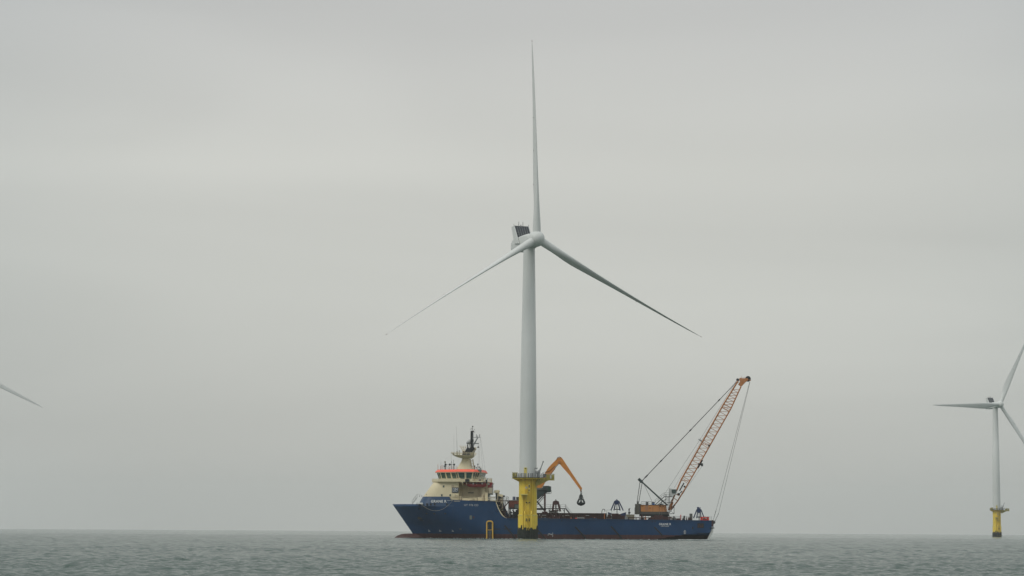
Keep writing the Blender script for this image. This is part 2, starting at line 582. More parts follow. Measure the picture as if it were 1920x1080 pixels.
def make_blade(parent):
    L = 54.9
    st = [  # r, chord, thickness ratio, twist deg, LE fraction
        (1.6, 2.25, 1.0, 14, 0.5), (3.2, 2.25, 1.0, 14, 0.5), (5.5, 2.6, 0.80, 14, 0.44), (8, 3.2, 0.56, 13.5, 0.37), (10.5, 3.75, 0.40, 12.5, 0.32),
        (13, 3.9, 0.34, 11, 0.30), (16, 3.7, 0.30, 9.3, 0.29), (20, 3.3, 0.27, 7.4, 0.28), (25, 2.8, 0.245, 5.5, 0.28),
        (31, 2.25, 0.22, 3.6, 0.28), (37, 1.8, 0.20, 2.2, 0.28), (43, 1.42, 0.19, 1.0, 0.28), (48, 1.10, 0.18, 0.2, 0.28),
        (52, 0.80, 0.18, -0.5, 0.28), (54.3, 0.5, 0.18, -0.8, 0.3), (L + 1.5, 0.12, 0.2, -1, 0.35)]
    n = 20
    rings = []
    for r, c, tr, tw, le in st:
        ring = []
        w = min(1, max(0, (tr - 0.3) / 0.7))            # 1 = circle, 0 = aerofoil
        for i in range(n):
            a = 2 * math.pi * i / n
            u = 0.5 * (1 + math.cos(a))                  # 1 at the leading edge .. 0 at the trailing edge
            xc = 1 - u
            yt = 5 * (0.2969 * math.sqrt(xc) - 0.126 * xc - 0.3516 * xc ** 2 + 0.2843 * xc ** 3 - 0.1036 * xc ** 4)
            yy = (1 - w) * yt * tr * (1 if math.sin(a) >= 0 else -0.75) + w * 0.5 * tr * abs(math.sin(a)) * (1 if math.sin(a) >= 0 else -1)
            x = (u - (1 - le)) * c
            y = yy * c
            t = R(-tw)
            bend = -0.8 * (r / L) ** 3                   # pre-bent away from the tower
            ring.append((x * math.cos(t) - y * math.sin(t), x * math.sin(t) + y * math.cos(t) + bend, r))
        rings.append(ring)
    b = MB().loft(rings).build('blade', 'turbine', parent, smooth=40)
    for r, dx in ((15.5, 1.7), (25.2, 1.1), (34.5, 0.7)):
        for s in (-1, 1):
            t = R(-5)
            MB().lathe([(0.001, -0.03), (0.13, -0.02), (0.13, 0.02), (0.001, 0.03)], 8, (-dx * 0.9, s * 0.34 - 0.8 * (r / L) ** 3 + dx * 0.13, r),
                       Matrix.Rotation(R(90), 4, 'X')).build('lightning_receptor', 'dark_mark', b)
    MB().lathe([(0.01, 0), (0.075, 0.1), (0.06, 0.4), (0.01, 0.55)], 8, (0.02, -0.87, L + 1.15)).build('blade_tip', 'tip_red', b)
    return b

def make_turbine():
    root = bpy.data.objects.new('wind_turbine', None)
    COL.objects.link(root)
    # foundation
    q = MB()
    prof = [(2.74, -3), (2.74, 6.62), (2.72, 6.8), (2.52, 6.86), (2.52, 16.6), (2.62, 16.62), (2.62, 16.75)]
    q.lathe(prof, 48)
    tp = q.build('transition_piece', 'yellow', root, smooth=30)
    MB().lathe([(2.75, 6.45), (2.80, 6.46), (2.80, 6.75), (2.75, 6.76)], 48).build('painted_band', 'yellow_pale', tp, smooth=30)
    # marine growth: a rough crust with a ragged upper edge
    g = MB()
    n, rows = 120, 22
    rg = random.Random(3)
    ph = [rg.uniform(0, 6.28) for _ in range(6)]
    rings = []
    for k in range(rows):
        ring = []
        for i in range(n):
            t = 2 * math.pi * i / n
            top = 3.3 + 0.45 * math.sin(3 * t + ph[0]) + 0.30 * math.sin(7 * t + ph[1]) + 0.2 * math.sin(17 * t + ph[2]) + 0.08 * math.sin(31 * t + ph[3]) + 0.05 * math.sin(53 * t + ph[4])
            z = -1.5 + (top + 1.5) * k / (rows - 1)
            edge = 1 - k / (rows - 1)
            r = 2.75 + min(1, edge * 5) * (0.10 + 0.10 * rg.random() + 0.05 * math.sin(9 * t + z * 4))
            ring.append((r * math.cos(t), r * math.sin(t), z))
        rings.append(ring)
    g.loft(rings, cap=False).build('marine_growth', 'growth', tp, smooth=60)
    # boat landing: two fender pipes, stubs and the ladder between them
    for x in (-0.85, 0.95):
        f = MB()
        f.path([(x, -4.15, -2), (x, -4.15, 6.9), (x, -3.3, 7.7), (x, -2.4, 7.7)], 0.2, 10)
        for z in (1.0, 4.0):
            f.tube((x, -4.15, z), (x * 0.9, -2.5, z), 0.12)
        f.build('fender_pipe', 'yellow', root, smooth=40)
        MB().lathe([(0.21, -2), (0.27, -1.9), (0.30, 2.2), (0.26, 2.9), (0.21, 3.2)], 10, (x, -4.15, 0)).build('fouled_pipe_foot', 'growth', root)
    l = MB()
    for x in (-0.32, 0.32): l.bar((x, -3.2, 2.4), (x, -3.2, 16.7), 0.09, 0.12)
    for k in range(43): l.bar((-0.32, -3.2, 2.6 + k * 0.325), (0.32, -3.2, 2.6 + k * 0.325), 0.045)
    for z in (3, 5, 8.0, 11, 14):
        for x in (-0.32, 0.32): l.bar((x, -3.2, z), (x, -2.4, z), 0.1)
    l.build('ladder', 'yellow', root)
    for z in (10.15, 5.55, 5.1):
        for x in (-0.4, 0.42): MB().box(x - 0.17, x + 0.17, -3.32, -2.45, z - 0.13, z + 0.13).build('ladder_bracket', 'darksteel', root)
    for x, r in ((-1.35, 0.2), (-0.72, 0.09), (0.72, 0.09), (1.15, 0.14), (1.75, 0.09)):
        y = -math.sqrt(2.62 ** 2 - x * x) - r
        m = MB()
        z1 = 12.0 if x == -1.35 else 16.6
        m.tube((x, y, 2.7), (x, y, z1), r, r, 10)
        m.build('cable_pipe', 'yellow', root, smooth=40)
    # rest platform halfway up the ladder
    p = MB()
    p.box(-2.1, -0.05, -4.0, -2.0, 12.25, 12.55)
    p.bar((-1.8, -3.6, 12.25), (-1.3, -2.3, 10.6), 0.18)
    p.bar((-0.4, -3.6, 12.25), (-0.4, -2.4, 10.9), 0.18)
    rp = p.build('rest_platform', 'yellow_pale', root)
    MB().railing([(-2.05, -2.2, 12.55), (-2.05, -3.95, 12.55), (-0.1, -3.95, 12.55), (-0.1, -2.6, 12.55)], 1.15, 0.045, 1.0).build('railing', 'yellow', rp)
    # identification plate, lifebuoy, lamp
    pl = MB().box(0.10, 0.55, -3.42, -3.36, 13.1, 15.2).build('number_plate', 'yellow_pale', root)
    MB().box(0.17, 0.48, -3.45, -3.423, 14.3, 15.0).build('plate_marking', 'dark_mark', pl)
    MB().box(0.17, 0.44, -3.45, -3.423, 13.3, 13.75).build('plate_marking', 'maroon', pl)
    MB().lathe([(0.18, -0.06), (0.34, -0.06), (0.34, 0.06), (0.18, 0.06)], 14, (-0.42, -2.75, 14.3), Matrix.Rotation(R(90), 4, 'X')).build('lifebuoy', 'offwhite', root)
    MB().box(-0.12, 0.08, -3.45, -3.25, 12.6, 13.1).build('lamp_box', 'black', root)
    # main platform
    d = MB()
    n = 40
    d.lathe([(2.5, 16.75), (4.35, 16.8), (4.4, 17.02), (2.5, 17.02)], n)
    pf = d.build('platform', 'yellow', root)
    MB().lathe([(4.405, 16.99), (4.46, 16.99), (4.46, 17.16), (4.405, 17.16)], n).build('toe_board', 'darksteel', pf)
    d = MB()
    d.box(2.6, 7.35, -2.6, 2.2, 16.62, 16.98)
    for y in (-2.2, 1.8):
        d.prism([(2.4, 16.6), (6.2, 16.6), (2.4, 14.8)], y - 0.12, y + 0.12)
    d.box(3.1, 4.6, -1.8, 1.4, 15.9, 16.6)
    for x in (2.9, 3.4, 4.4, 5.4): d.box(x, x + 0.22, -2.85, -2.6, 16.2, 16.62)
    d.build('laydown_deck', 'olive', root)
    for k in range(12):
        a = 2 * math.pi * k / 12 + 0.2
        c, s = math.cos(a), math.sin(a)
        MB().add([(2.5 * c, 2.5 * s, 16.74), (4.2 * c, 4.2 * s, 16.74), (2.5 * c, 2.5 * s, 15.9),
                  (2.5 * c - .1 * s, 2.5 * s + .1 * c, 16.74), (4.2 * c - .1 * s, 4.2 * s + .1 * c, 16.74), (2.5 * c - .1 * s, 2.5 * s + .1 * c, 15.9)],
                 [(0, 1, 2), (5, 4, 3), (0, 3, 4, 1), (1, 4, 5, 2), (2, 5, 3, 0)]).build('bracket', 'yellow', pf)
    rl = MB()
    pts = [(4.32 * math.cos(2 * math.pi * k / 24), 4.32 * math.sin(2 * math.pi * k / 24), 17.02) for k in range(25)]
    rl.railing(pts, 1.15, 0.045, 1.3)
    rl.railing([(4.2, -2.5, 17), (7.25, -2.5, 17), (7.25, 2.1, 17), (4.2, 2.1, 17)], 1.15, 0.045, 1.0)
    rl.build('railing', 'steel', root)
    for k in range(10):
        x = -2.6 + k * 0.62 + (0.2 if k % 3 else 0)
        y = -math.sqrt(4.3 ** 2 - x * x)
        h = 1.25
        MB().box(x - 0.09 - 0.1 * (k % 2), x + 0.09 + 0.1 * (k % 2), y - 0.05, y + 0.05, 17.02, 17.02 + h).build('rail_gate', 'steel' if k % 2 else 'darksteel', root)
    for x0, x1, z0, z1, yy in ((-4.35, -3.0, 17.05, 18.55, -1.6), (5.15, 7.3, 16.35, 18.0, -2.75)):
        c = MB()
        c.box(x0, x1, yy, yy + 1.3, z0 + 0.1, z1 - 0.15)
        k = 5
        for i in range(k + 1):
            x = x0 + (x1 - x0) * i / k
            c.bar((x, yy - 0.04, z0), (x, yy - 0.04, z1), 0.07)
        for z in (z0, (z0 + z1) / 2, z1):
            c.bar((x0 - .1, yy - 0.05, z), (x1 + .1, yy - 0.05, z), 0.09)
        cg = c.build('mesh_cage', 'olive', root)
        MB().box(x0 + 0.45 * (x1 - x0), x0 + 0.65 * (x1 - x0), yy - 0.12, yy - 0.02, z0 + 0.5, z1 - 0.25).build('white_sign', 'yellow_pale' if x0 < 0 else 'offwhite', cg)
    # davit crane
    c = MB()
    c.lathe([(0.32, 17), (0.32, 18.4), (0.42, 18.45), (0.42, 18.9), (0.2, 19.2)], 14, (3.0, -2.5, 0))
    c.box(1.85, 3.1, -2.75, -2.25, 18.1, 18.85)
    dv = c.build('davit_crane', 'steel', root, smooth=40)
    j = MB()
    j.bar((2.9, -2.5, 18.2), (3.55, -2.5, 19.7), 0.42, 0.3)
    j.bar((3.5, -2.5, 19.6), (4.2, -2.5, 21.5), 0.28, 0.22)
    j.box(4.02, 4.38, -2.66, -2.34, 21.35, 21.75)
    j.build('jib', 'steel', dv)
    w = MB()
    w.path([(3.2, -2.7, 17.3), (4.2, -2.7, 18.6), (5.0, -2.7, 17.1)], 0.06)
    w.build('stay', 'steel', dv)
    for x, h in ((1.85, 2.7),):
        s = MB().bar((x, -3.6, 17), (x, -3.6, 17 + h), 0.14)
        s.box(x - 0.05, x + 0.8, -3.75, -3.5, 17 + h - 0.25, 17 + h + 0.1)
        s.build('nav_lamp', 'steel', root)
    # tower
    tw = MB().lathe([(2.42, 16.9), (2.44, 17.4), (2.40, 21.0), (2.40, 21.03), (2.33, 36.0), (2.30, 36.04), (2.05, 58.0), (2.03, 58.04), (1.63, 80.9), (1.63, 82.3)], 56).build('tower', 'turbine', root, smooth=30)
    for z, r in ((21.2, 2.415), (36.0, 2.34), (58.0, 2.06)):
        MB().lathe([(r - 0.03, z - 0.07), (r, z - 0.06), (r, z + 0.06), (r - 0.03, z + 0.07)], 56).build('flange', 'turbine', tw, smooth=30)
    x = -0.75
    dr = MB().box(x - 0.4, x + 0.4, -2.50, -2.2, 17.1, 19.9).build('tower_door', 'yellow_pale', tw)
    MB().box(x - 0.14, x + 0.14, -2.62, -2.50, 19.55, 19.8).build('door_lamp', 'darksteel', dr)
    # nacelle (front towards -y); origin on the tower axis at hub height
    def sect(y, hw, z0, z1, rad):
        pts = []
        for cx, cz, a0 in ((hw - rad, z1 - rad, 0), (-hw + rad, z1 - rad, 90), (-hw + rad, z0 + rad, 180), (hw - rad, z0 + rad, 270)):
            for k in range(5):
                a = R(a0 + 90 * k / 4)
                pts.append((cx + rad * math.cos(a), y, cz + rad * math.sin(a)))
        return pts
    nb = MB().loft([sect(-2.9, 1.55, -1.6, 1.5, 1.3), sect(-2.2, 1.95, -2.1, 1.65, 0.9), sect(0, 2.0, -2.3, 1.5, 0.5), sect(4.5, 2.0, -2.5, 1.2, 0.45),
                    sect(7.3, 1.97, -2.6, 0.9, 0.5), sect(8.5, 1.75, -2.3, 0.4, 0.7), sect(9.0, 1.3, -1.8, -0.2, 0.75)])
    na = nb.build('nacelle', 'turbine', root, smooth=35, org=(0, 0, 0))
    cp = MB()
    cp.prism_yz = None
    def slab_yz(mb, yz, x0, x1):
        n_ = len(yz)
        vs_ = [(x0, y, z) for y, z in yz] + [(x1, y, z) for y, z in yz]
        mb.add(vs_, [tuple(range(n_)), tuple(reversed(range(n_, 2 * n_)))] + [(i, n_ + i, n_ + (i + 1) % n_, (i + 1) % n_) for i in range(n_)])
    cp = MB()
    slab_yz(cp, [(5.1, 4.55), (5.5, 4.55), (3.5, 1.1), (3.1, 1.1)], -2.15, 2.15)
    co = cp.build('cooler', 'cooler', na)
    bars = MB()
    for i in range(1, 6):
        x = -2.15 + 4.3 * i / 6
        bars.bar((x, 5.04, 4.4), (x, 3.04, 1.15), 0.05 if i % 2 else 0.10, 0.08, side=(1, 0, 0))
    bars.bar((-2.1, 3.85, 2.5), (2.1, 3.85, 2.5), 0.07)
    bars.bar((-2.1, 3.5, 1.9), (2.1, 3.5, 1.9), 0.07)
    bars.build('cooler_bar', 'steel', co)
    for s in (-1, 1):
        fn = MB()
        slab_yz(fn, [(5.2, 4.6), (6.8, 4.45), (5.0, -0.5), (1.9, -0.75)], s * 2.16, s * 2.42)
        fn.build('cooler_fin', 'turbine', na)
    MB().bar((-2.2, 5.3, 4.62), (2.2, 5.3, 4.62), 0.16, 0.4).build('cooler_rim', 'steel', co)
    for x, h in ((-0.75, 1.35), (0.55, 1.35), (-0.1, 0.4), (-2.3, 0.55), (2.3, 0.6)):
        a = MB().tube((x, 5.4, 4.6), (x, 5.4, 4.6 + h), 0.08 if h > 1 else 0.04, 0.05)
        if h == 0.4: a.box(x - 0.12, x + 0.1, 5.3, 5.5, 4.85, 5.05)
        a.build('wind_sensor', 'darksteel', na)
    # hub with spinner
    h = MB()
    prof = [(0.01, -2.35), (0.5, -2.30), (1.1, -2.05), (1.6, -1.6), (2.0, -0.95), (2.22, -0.2), (2.28, 0.5), (2.2, 1.1), (2.05, 1.55), (1.6, 1.75), (1.5, 2.3)]
    h.lathe(prof, 36, (0, 0, 0), Matrix.Rotation(R(-90), 4, 'X'))
    hb = h.build('rotor_hub', 'turbine', root, smooth=40)
    MB().lathe([(0.12, -0.05), (0.12, 0.05)], 8, (0.85, -1.95, 0.55), Matrix.Rotation(R(70), 4, 'X')).build('spinner_hatch', 'dark_mark', hb)
    blades = [make_blade(root)]
    for k in range(2): blades.append(copy_tree(blades[0], root))
    return root

def pose(root, X, Y, yaw, az, pitch, spin=0.0):
    root.location = (X, Y, -(X * X + Y * Y) / (2 * EARTH))
    root.rotation_euler = (0, 0, spin)
    base = Matrix.Rotation(-spin, 4, 'Z') @ Matrix.Translation((0, 0, HUB_Z)) @ Matrix.Rotation(yaw, 4, 'Z')
    hub = base @ Matrix.Translation((0, -OVER, 0)) @ Matrix.Rotation(-TILT, 4, 'X')
    k = 0
    for c in root.children:
        n_ = c.name.split('.')[0]
        if n_ == 'nacelle': c.matrix_local = base
        elif n_ == 'rotor_hub': c.matrix_local = hub @ Matrix.Rotation(az, 4, 'Y')
        elif n_ == 'blade':
            c.matrix_local = hub @ Matrix.Rotation(az + k * 2 * math.pi / 3, 4, 'Y') @ Matrix.Rotation(CONE, 4, 'X') @ Matrix.Rotation(-pitch, 4, 'Z')
            k += 1

GT = 'wind turbines standing in the sea'
T1 = make_turbine()
tag(T1, 'nearest tall wind turbine with a bright yellow base, standing before the blue ship', 'wind turbine', GT)
T2 = copy_tree(T1)
T3 = copy_tree(T1)
tag(T2, 'distant hazy wind turbine at the right with one blade pointing level to the left')
tag(T3, 'wind turbine mostly out of view, only one blade tip entering at the left edge')
pose(T1, 4.8, 680, R(25), R(-1), R(88))
pose(T2, 309.3, 1545, R(26.5), R(27.5), R(6), R(8))
pose(T3, -275.8, 1150, R(25), R(-3.9), R(2), R(-5))

# ------------------------------------------------------------------ ship frame: x from bow to stern, y from near side to far side, z up
SHIP_ROT = R(-6.5)
SHIP_M = Matrix.Translation((4.6, 695, -0.04)) @ Matrix.Rotation(SHIP_ROT, 4, 'Z')
SHIP_INV = SHIP_M.inverted()
BEAM = 20.0

def S(px, py, y=0.0):
    """ship coordinates of what the survey photograph shows at (px, py), lying y metres in from the near side"""
    d = CAM_M.to_3x3() @ Vector(((px - 960) / F_PX, (540 - py) / F_PX, -1))
    o_ = SHIP_INV @ Vector((0, 0, CAM_H))
    d = SHIP_INV.to_3x3() @ d
    t = (y - o_.y) / d.y
    p = o_ + d * t
    return Vector((p.x, y, p.z))
def SX(px, py, y=0.0): return S(px, py, y).x
def SZ(px, py, y=0.0): return S(px, py, y).z
def XZ(px, py, y=0.0):
    p = S(px, py, y)
    return (p.x, p.z)

def thing(name, label, cat, base, group=None):
    o = bpy.data.objects.new(name, None)
    COL.objects.link(o)
    o.matrix_world = SHIP_M @ Matrix.Translation(base)
    ORG[o.name] = tuple(base)
    return tag(o, label, cat, group)

SHIP = thing('supply_ship', 'long blue offshore supply ship with cream bridge house and orange roof', 'ship', (0, 0, 0))

# ---- hull
z_tip = SZ(736, 945.5, 10)
xs_tip = SX(736, 946, 10)
z_st = SZ(770, 995.5, 10)
xs_st = SX(770.5, 995.5, 10)
X_END = SX(1334.0, 978, 0)
X_END0 = SX(1325, 1009, 0)
Z_KN = SZ(790, 949, 3)
def x_stem(z):
    return xs_st + (xs_tip - xs_st) * (z - z_st) / (z_tip - z_st)
def x_end(z):
    zk = SZ(1333.6, 991, 0)
    if z >= zk: return X_END
    return X_END + (X_END0 - X_END) * (zk - z) / zk
sheer_px = [(736, 945.3), (760, 945.2), (780, 945.2), (840, 945.2), (846, 937.5), (851, 937.2), (880, 938.5), (928, 940.2), (931.0, 944.5), (932.0, 949), (934.2, 955), (937.5, 961.5), (941, 966.5),
            (945.5, 970), (950, 971.8), (960, 972.4), (1100, 973.2), (1200, 974.6), (1333.6, 976.2)]
sheer = []
for px, py in sheer_px:
    yl = 10 if px < 745 else (5 if px < 765 else (2.0 if px < 790 else 0.3 if px < 850 else 0))
    sheer.append((SX(px, py, yl), SZ(px, py, yl)))
sxa, sza = np.array([s[0] for s in sheer]), np.array([s[1] for s in sheer])
def sheer_z(x): return float(np.interp(x, sxa, sza))
def hb(x, z):
    zz = min(z, Z_KN)
    f = min(1, max(0, zz / Z_KN))
    Ln = 30 - 13 * f
    p = 1.75 + 0.75 * f
    t = min(1, max(0, (x - x_stem(zz)) / Ln))
    h = 10 * (1 - (1 - t) ** p) ** (1.0 if f < 0.5 else 0.92)
    if z > Z_KN: h -= (z - Z_KN) * 0.30 * min(1, max(0, (SX(880, 945) - x) / 12))
    # stern: the bottom turns in towards the waterline
    x_a, x_b = SX(1232, 1009), SX(1290, 1001)
    if x > x_a:
        zc = min(1.5, 1.5 * (x - x_a) / (x_b - x_a)) + (0.5 * (x - x_b) / 8 if x > x_b else 0)
        if z < zc: h -= (zc - z) * 4.0
    return max(h, 0.02)
Z_MAIN = SZ(1100, 973.4)
lo = [-1.2, -0.4, 0.0, 0.4, 0.8, 1.2, 1.6, 2.0, 2.6, 3.4, 4.2, Z_MAIN - 0.5]
up = 14
ss = np.unique(np.concatenate([np.linspace(0, 0.3, 36) ** 1.15 * (0.3 / 0.3 ** 1.15), np.linspace(0.29, 0.40, 46), np.linspace(0.4, 1, 70)]))
grid = []
for z in lo:
    row = []
    for s in ss:
        x = x_stem(z) + s * (x_end(z) - x_stem(z))
        row.append((x, z))
    grid.append(row)
zb = lo[-1]
for k in range(1, up + 1):
    row = []
    for s in ss:
        z = zb
        for _ in range(4):
            x = x_stem(z) + s * (x_end(z) - x_stem(z))
            top = sheer_z(x)
            if top > Z_KN + 0.1:
                kk = 11
                z = zb + (Z_KN - zb) * min(1, k / kk) if k <= kk else Z_KN + (top - Z_KN) * (k - kk) / (up - kk)
            else:
                z = zb + (top - zb) * k / up
        row.append((x, z))
    grid.append(row)
nS = len(ss)
hm = MB()
for side in (-1, 1):
    vs_ = [(x, 10 + side * hb(x, z), z) for row in grid for x, z in row]
    fs_ = []
    for a in range(len(grid) - 1):
        for b in range(nS - 1):
            i = a * nS + b
            fs_.append((i, i + 1, i + nS + 1, i + nS))
    hm.add(vs_, fs_)
# transom and stem closures
nG = len(grid)
tv, tf = [], []
for a in range(nG):
    x, z = grid[a][-1]
    tv += [(x, 10 - hb(x, z), z), (x, 10 + hb(x, z), z)]
for a in range(nG - 1): tf.append((2 * a, 2 * a + 1, 2 * a + 3, 2 * a + 2))
sv, sf = [], []
for a in range(nG):
    x, z = grid[a][0]
    sv += [(x, 10 - hb(x, z), z), (x, 10 + hb(x, z), z)]
for a in range(nG - 1): sf.append((2 * a, 2 * a + 1, 2 * a + 3, 2 * a + 2))
hm.add(sv, sf)
hull = hm.build('hull', 'hull', SHIP, smooth=28)
tr_ = MB().add(tv, tf)
# pale rim of the transom corner
tr_.build('transom', 'hullblue', SHIP)
dk = MB()
xa = SX(945, 970)
dk.box(xa, X_END - 0.06, 0.15, 19.85, Z_MAIN - 0.95, Z_MAIN - 0.8)
dk.build('main_deck', 'maroon', SHIP)
fd = MB()
fx = np.linspace(x_stem(z_tip) + 1.5, SX(931, 945), 24)
zf = SZ(780, 945.3, 3) - 1.0
top_l = [(x, 10 - hb(x, zf) + 0.1, zf) for x in fx]
top_r = [(x, 10 + hb(x, zf) - 0.1, zf) for x in reversed(fx)]
ring = top_l + top_r
fd.loft([ring, [(x, y, z + 0.1) for x, y, z in ring]])
fd.build('foredeck', 'maroon', SHIP)
# bulb
bl = MB()
rings = []
xb0, xb1 = SX(740.5, 1006, 10), SX(776, 1000, 10)
for k in range(10):
    t = k / 9
    x = xb0 + (xb1 + 3 - xb0) * t
    top = [0.25, 0.80, 1.12, 1.25, 1.30, 1.32, 1.36, 1.5, 1.7, 1.9][k]
    w = [0.3, 0.9, 1.3, 1.5, 1.6, 1.7, 1.7, 1.7, 1.6, 1.4][k]
    rings.append([(x, 10 + w * math.cos(2 * math.pi * i / 16), -1.5 + (top + 1.5) * math.sin(2 * math.pi * i / 16)) for i in range(16)])
bl.loft(rings).build('bulbous_bow', 'hull', SHIP, smooth=60)
# lit inner edge of the cut-down side plating, its brightness painted cream
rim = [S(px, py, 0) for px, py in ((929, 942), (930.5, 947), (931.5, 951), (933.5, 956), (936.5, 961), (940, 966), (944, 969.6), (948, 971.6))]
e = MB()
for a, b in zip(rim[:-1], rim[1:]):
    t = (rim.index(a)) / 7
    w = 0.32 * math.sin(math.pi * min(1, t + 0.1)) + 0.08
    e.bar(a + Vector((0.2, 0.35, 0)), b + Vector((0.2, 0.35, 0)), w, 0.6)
e.build('lit_plating_edge', 'cream', SHIP)
# top rail line along the side, darker rubbing line on the fore part
e = MB()
for (pa, pb) in zip(sheer_px[6:7] + sheer_px[14:-1], sheer_px[7:8] + sheer_px[15:]):
    e.bar(S(*pa, 0) + Vector((0, -0.02, 0)), S(*pb, 0) + Vector((0, -0.02, 0)), 0.16, 0.3)
e.build('bulwark_cap', 'hullblue', SHIP)
# hull marks
def patch(mb, px0, py0, px1, py1, y=0.0, proud=0.03):
    a, b = S(px0, py1, y), S(px1, py0, y)
    mb.box(a.x, b.x, y - proud, y + 0.1, a.z, b.z)
def side_y(px, py):
    """y of the hull skin seen at a pixel"""
    y = 0.0
    for _ in range(12):
        p = S(px, py, y)
        y = 10 - hb(p.x, p.z)
    return y
for px0, py0, px1, py1 in ((946, 985, 966, 1008.5), (1003, 988, 1022, 1008.5), (1078.5, 987.5, 1098, 1009), (1146, 987, 1166, 1009.5), (1227, 988, 1242, 1004)):
    a, b = S(px0, py0), S(px1, py1)
    MB().bar(a + Vector((0, -0.12, 0)), b + Vector((0, -0.14, 0)), 0.38, 0.34).build('fender_bar', 'black', SHIP)
for px in (805, 825.5, 849):
    y = side_y(px, 995)
    c = S(px, 995, y - 0.05)
    m = MB()
    for a in (45, 135):
        for s in (-1, 1):
            d = Vector((math.cos(R(a)), 0, math.sin(R(a)))) * s
            m.bar(c + d * 0.08, c + d * 0.36, 0.2, 0.06)
    m.build('thruster_mark', 'steel', SHIP)
m = MB()
c = S(1284, 998, -0.03)
m.bar(c + Vector((0, 0, -0.45)), c + Vector((0, 0, 0.55)), 0.14, 0.05)
m.bar(c + Vector((-0.4, 0, 0.08)), c + Vector((0.4, 0, 0.08)), 0.16, 0.05)
m.bar(c + Vector((-0.3, 0, -0.4)), c + Vector((0.3, 0, -0.4)), 0.14, 0.05)
m.bar(c + Vector((-0.2, 0, 0.5)), c + Vector((0.2, 0, 0.5)), 0.14, 0.05)
m.build('stern_mark', 'offwhite', SHIP)
for px, y0, y1 in ((776, 998, 1005), (1036.3, 999, 1008)):
    y = side_y(px, 1002)
    m = MB()
    k = int((y1 - y0) / 1.4)
    for i in range(k):
        p = S(px, y0 + i * 1.4, y - 0.06)
        m.box(p.x - 0.1, p.x + 0.1, p.y - 0.02, p.y + 0.08, p.z - 0.1, p.z + 0.02)
    m.build('draft_mark', 'offwhite', SHIP)
m = MB()
c = S(1031.5, 1002.5, -0.03)
for dx, dz in ((-0.6, -0.1), (-0.45, 0.2), (0, 0.1), (0.3, 0.15), (-0.2, 0.25), (0.45, -0.02)):
    m.box(c.x + dx - 0.14, c.x + dx + 0.14, c.y - 0.02, c.y + 0.1, c.z + dz - 0.08, c.z + dz + 0.08)
m.build('load_line_mark', 'offwhite', SHIP)
for px, py, w, h in ((863, 992, 1.2, 0.35), (931, 992, 4.6, 0.28), (947, 992, 1.3, 0.28), (957, 992, 1.4, 0.28), (1299, 990, 0.8, 0.7), (1223, 978, 0.4, 0.4), (1228, 978, 0.4, 0.4), (1053.5, 976.5, 0.35, 0.5)):
    c = S(px, py, 0)
    MB().box(c.x - w * 0.25, c.x + w * 0.25, -0.04, 0.1, c.z - h * 0.5, c.z + h * 0.5).build('scupper', 'black', SHIP)
for px in (1019.5, 1112.5):
    c = S(px, 973, 0)
    m = MB()
    m.prism([(c.x - 1.3, c.z - 0.4), (c.x + 1.3, c.z - 0.4), (c.x + 0.9, c.z + 0.28), (c.x - 0.9, c.z + 0.28)], -0.05, 0.3)
    fl = m.build('fairlead', 'hullblue', SHIP)
    MB().box(c.x - 0.32, c.x + 0.32, -0.1, 0.1, c.z - 0.1, c.z + 0.14).build('fairlead_opening', 'black', fl)
# pilot door
a = S(880.5, 974, 0)
b = S(884.8, 966.5, 0)
MB().box(a.x, b.x, -0.06, 0.1, a.z, b.z).build('pilot_door', 'greybox', SHIP)
c = S(888, 970, 0)
MB().box(c.x - 0.2, c.x + 0.2, -0.06, 0.1, c.z - 0.3, c.z + 0.3).build('door_handle_recess', 'maroon', SHIP)
# anchor pocket at the bow
y = side_y(788, 971)
m = MB()
p = S(788, 971.2, y)
m.box(p.x - 0.75, p.x + 0.75, p.y - 0.18, p.y + 0.5, p.z - 0.36, p.z + 0.36)
ap = m.build('anchor_pocket', 'black', SHIP)
MB().box(p.x - 0.2, p.x + 1.0, p.y - 0.25, p.y + 0.4, p.z - 0.80, p.z - 0.70).build('anchor_fluke', 'darksteel', ap)
for px, py in ((787, 953), (800, 963), (814.5, 963), (835, 963)):
    y = side_y(px, py)
    p = S(px, py, y)
    MB().box(p.x - 0.3, p.x + 0.3, p.y - 0.12, p.y + 0.3, p.z - 0.17, p.z + 0.17).build('scupper', 'black', SHIP)
# stern recess
a, b = S(1307.5, 990, 0), S(1320, 981, 0)
m = MB().box(a.x, b.x, -0.05, 0.1, a.z, b.z).build('stern_recess', 'black', SHIP)
q = MB()
for px, py, w, h in ((1311, 984, 0.5, 0.3), (1313.5, 987, 0.3, 0.6), (1317, 982.8, 0.4, 0.2), (1316.5, 986.5, 0.3, 0.5), (1309.5, 987.5, 0.3, 0.4)):
    c = S(px, py, 0)
    q.box(c.x - w / 2, c.x + w / 2, -0.12, 0.05, c.z - h / 2, c.z + h / 2)
q.build('recess_fitting', 'maroon', m)
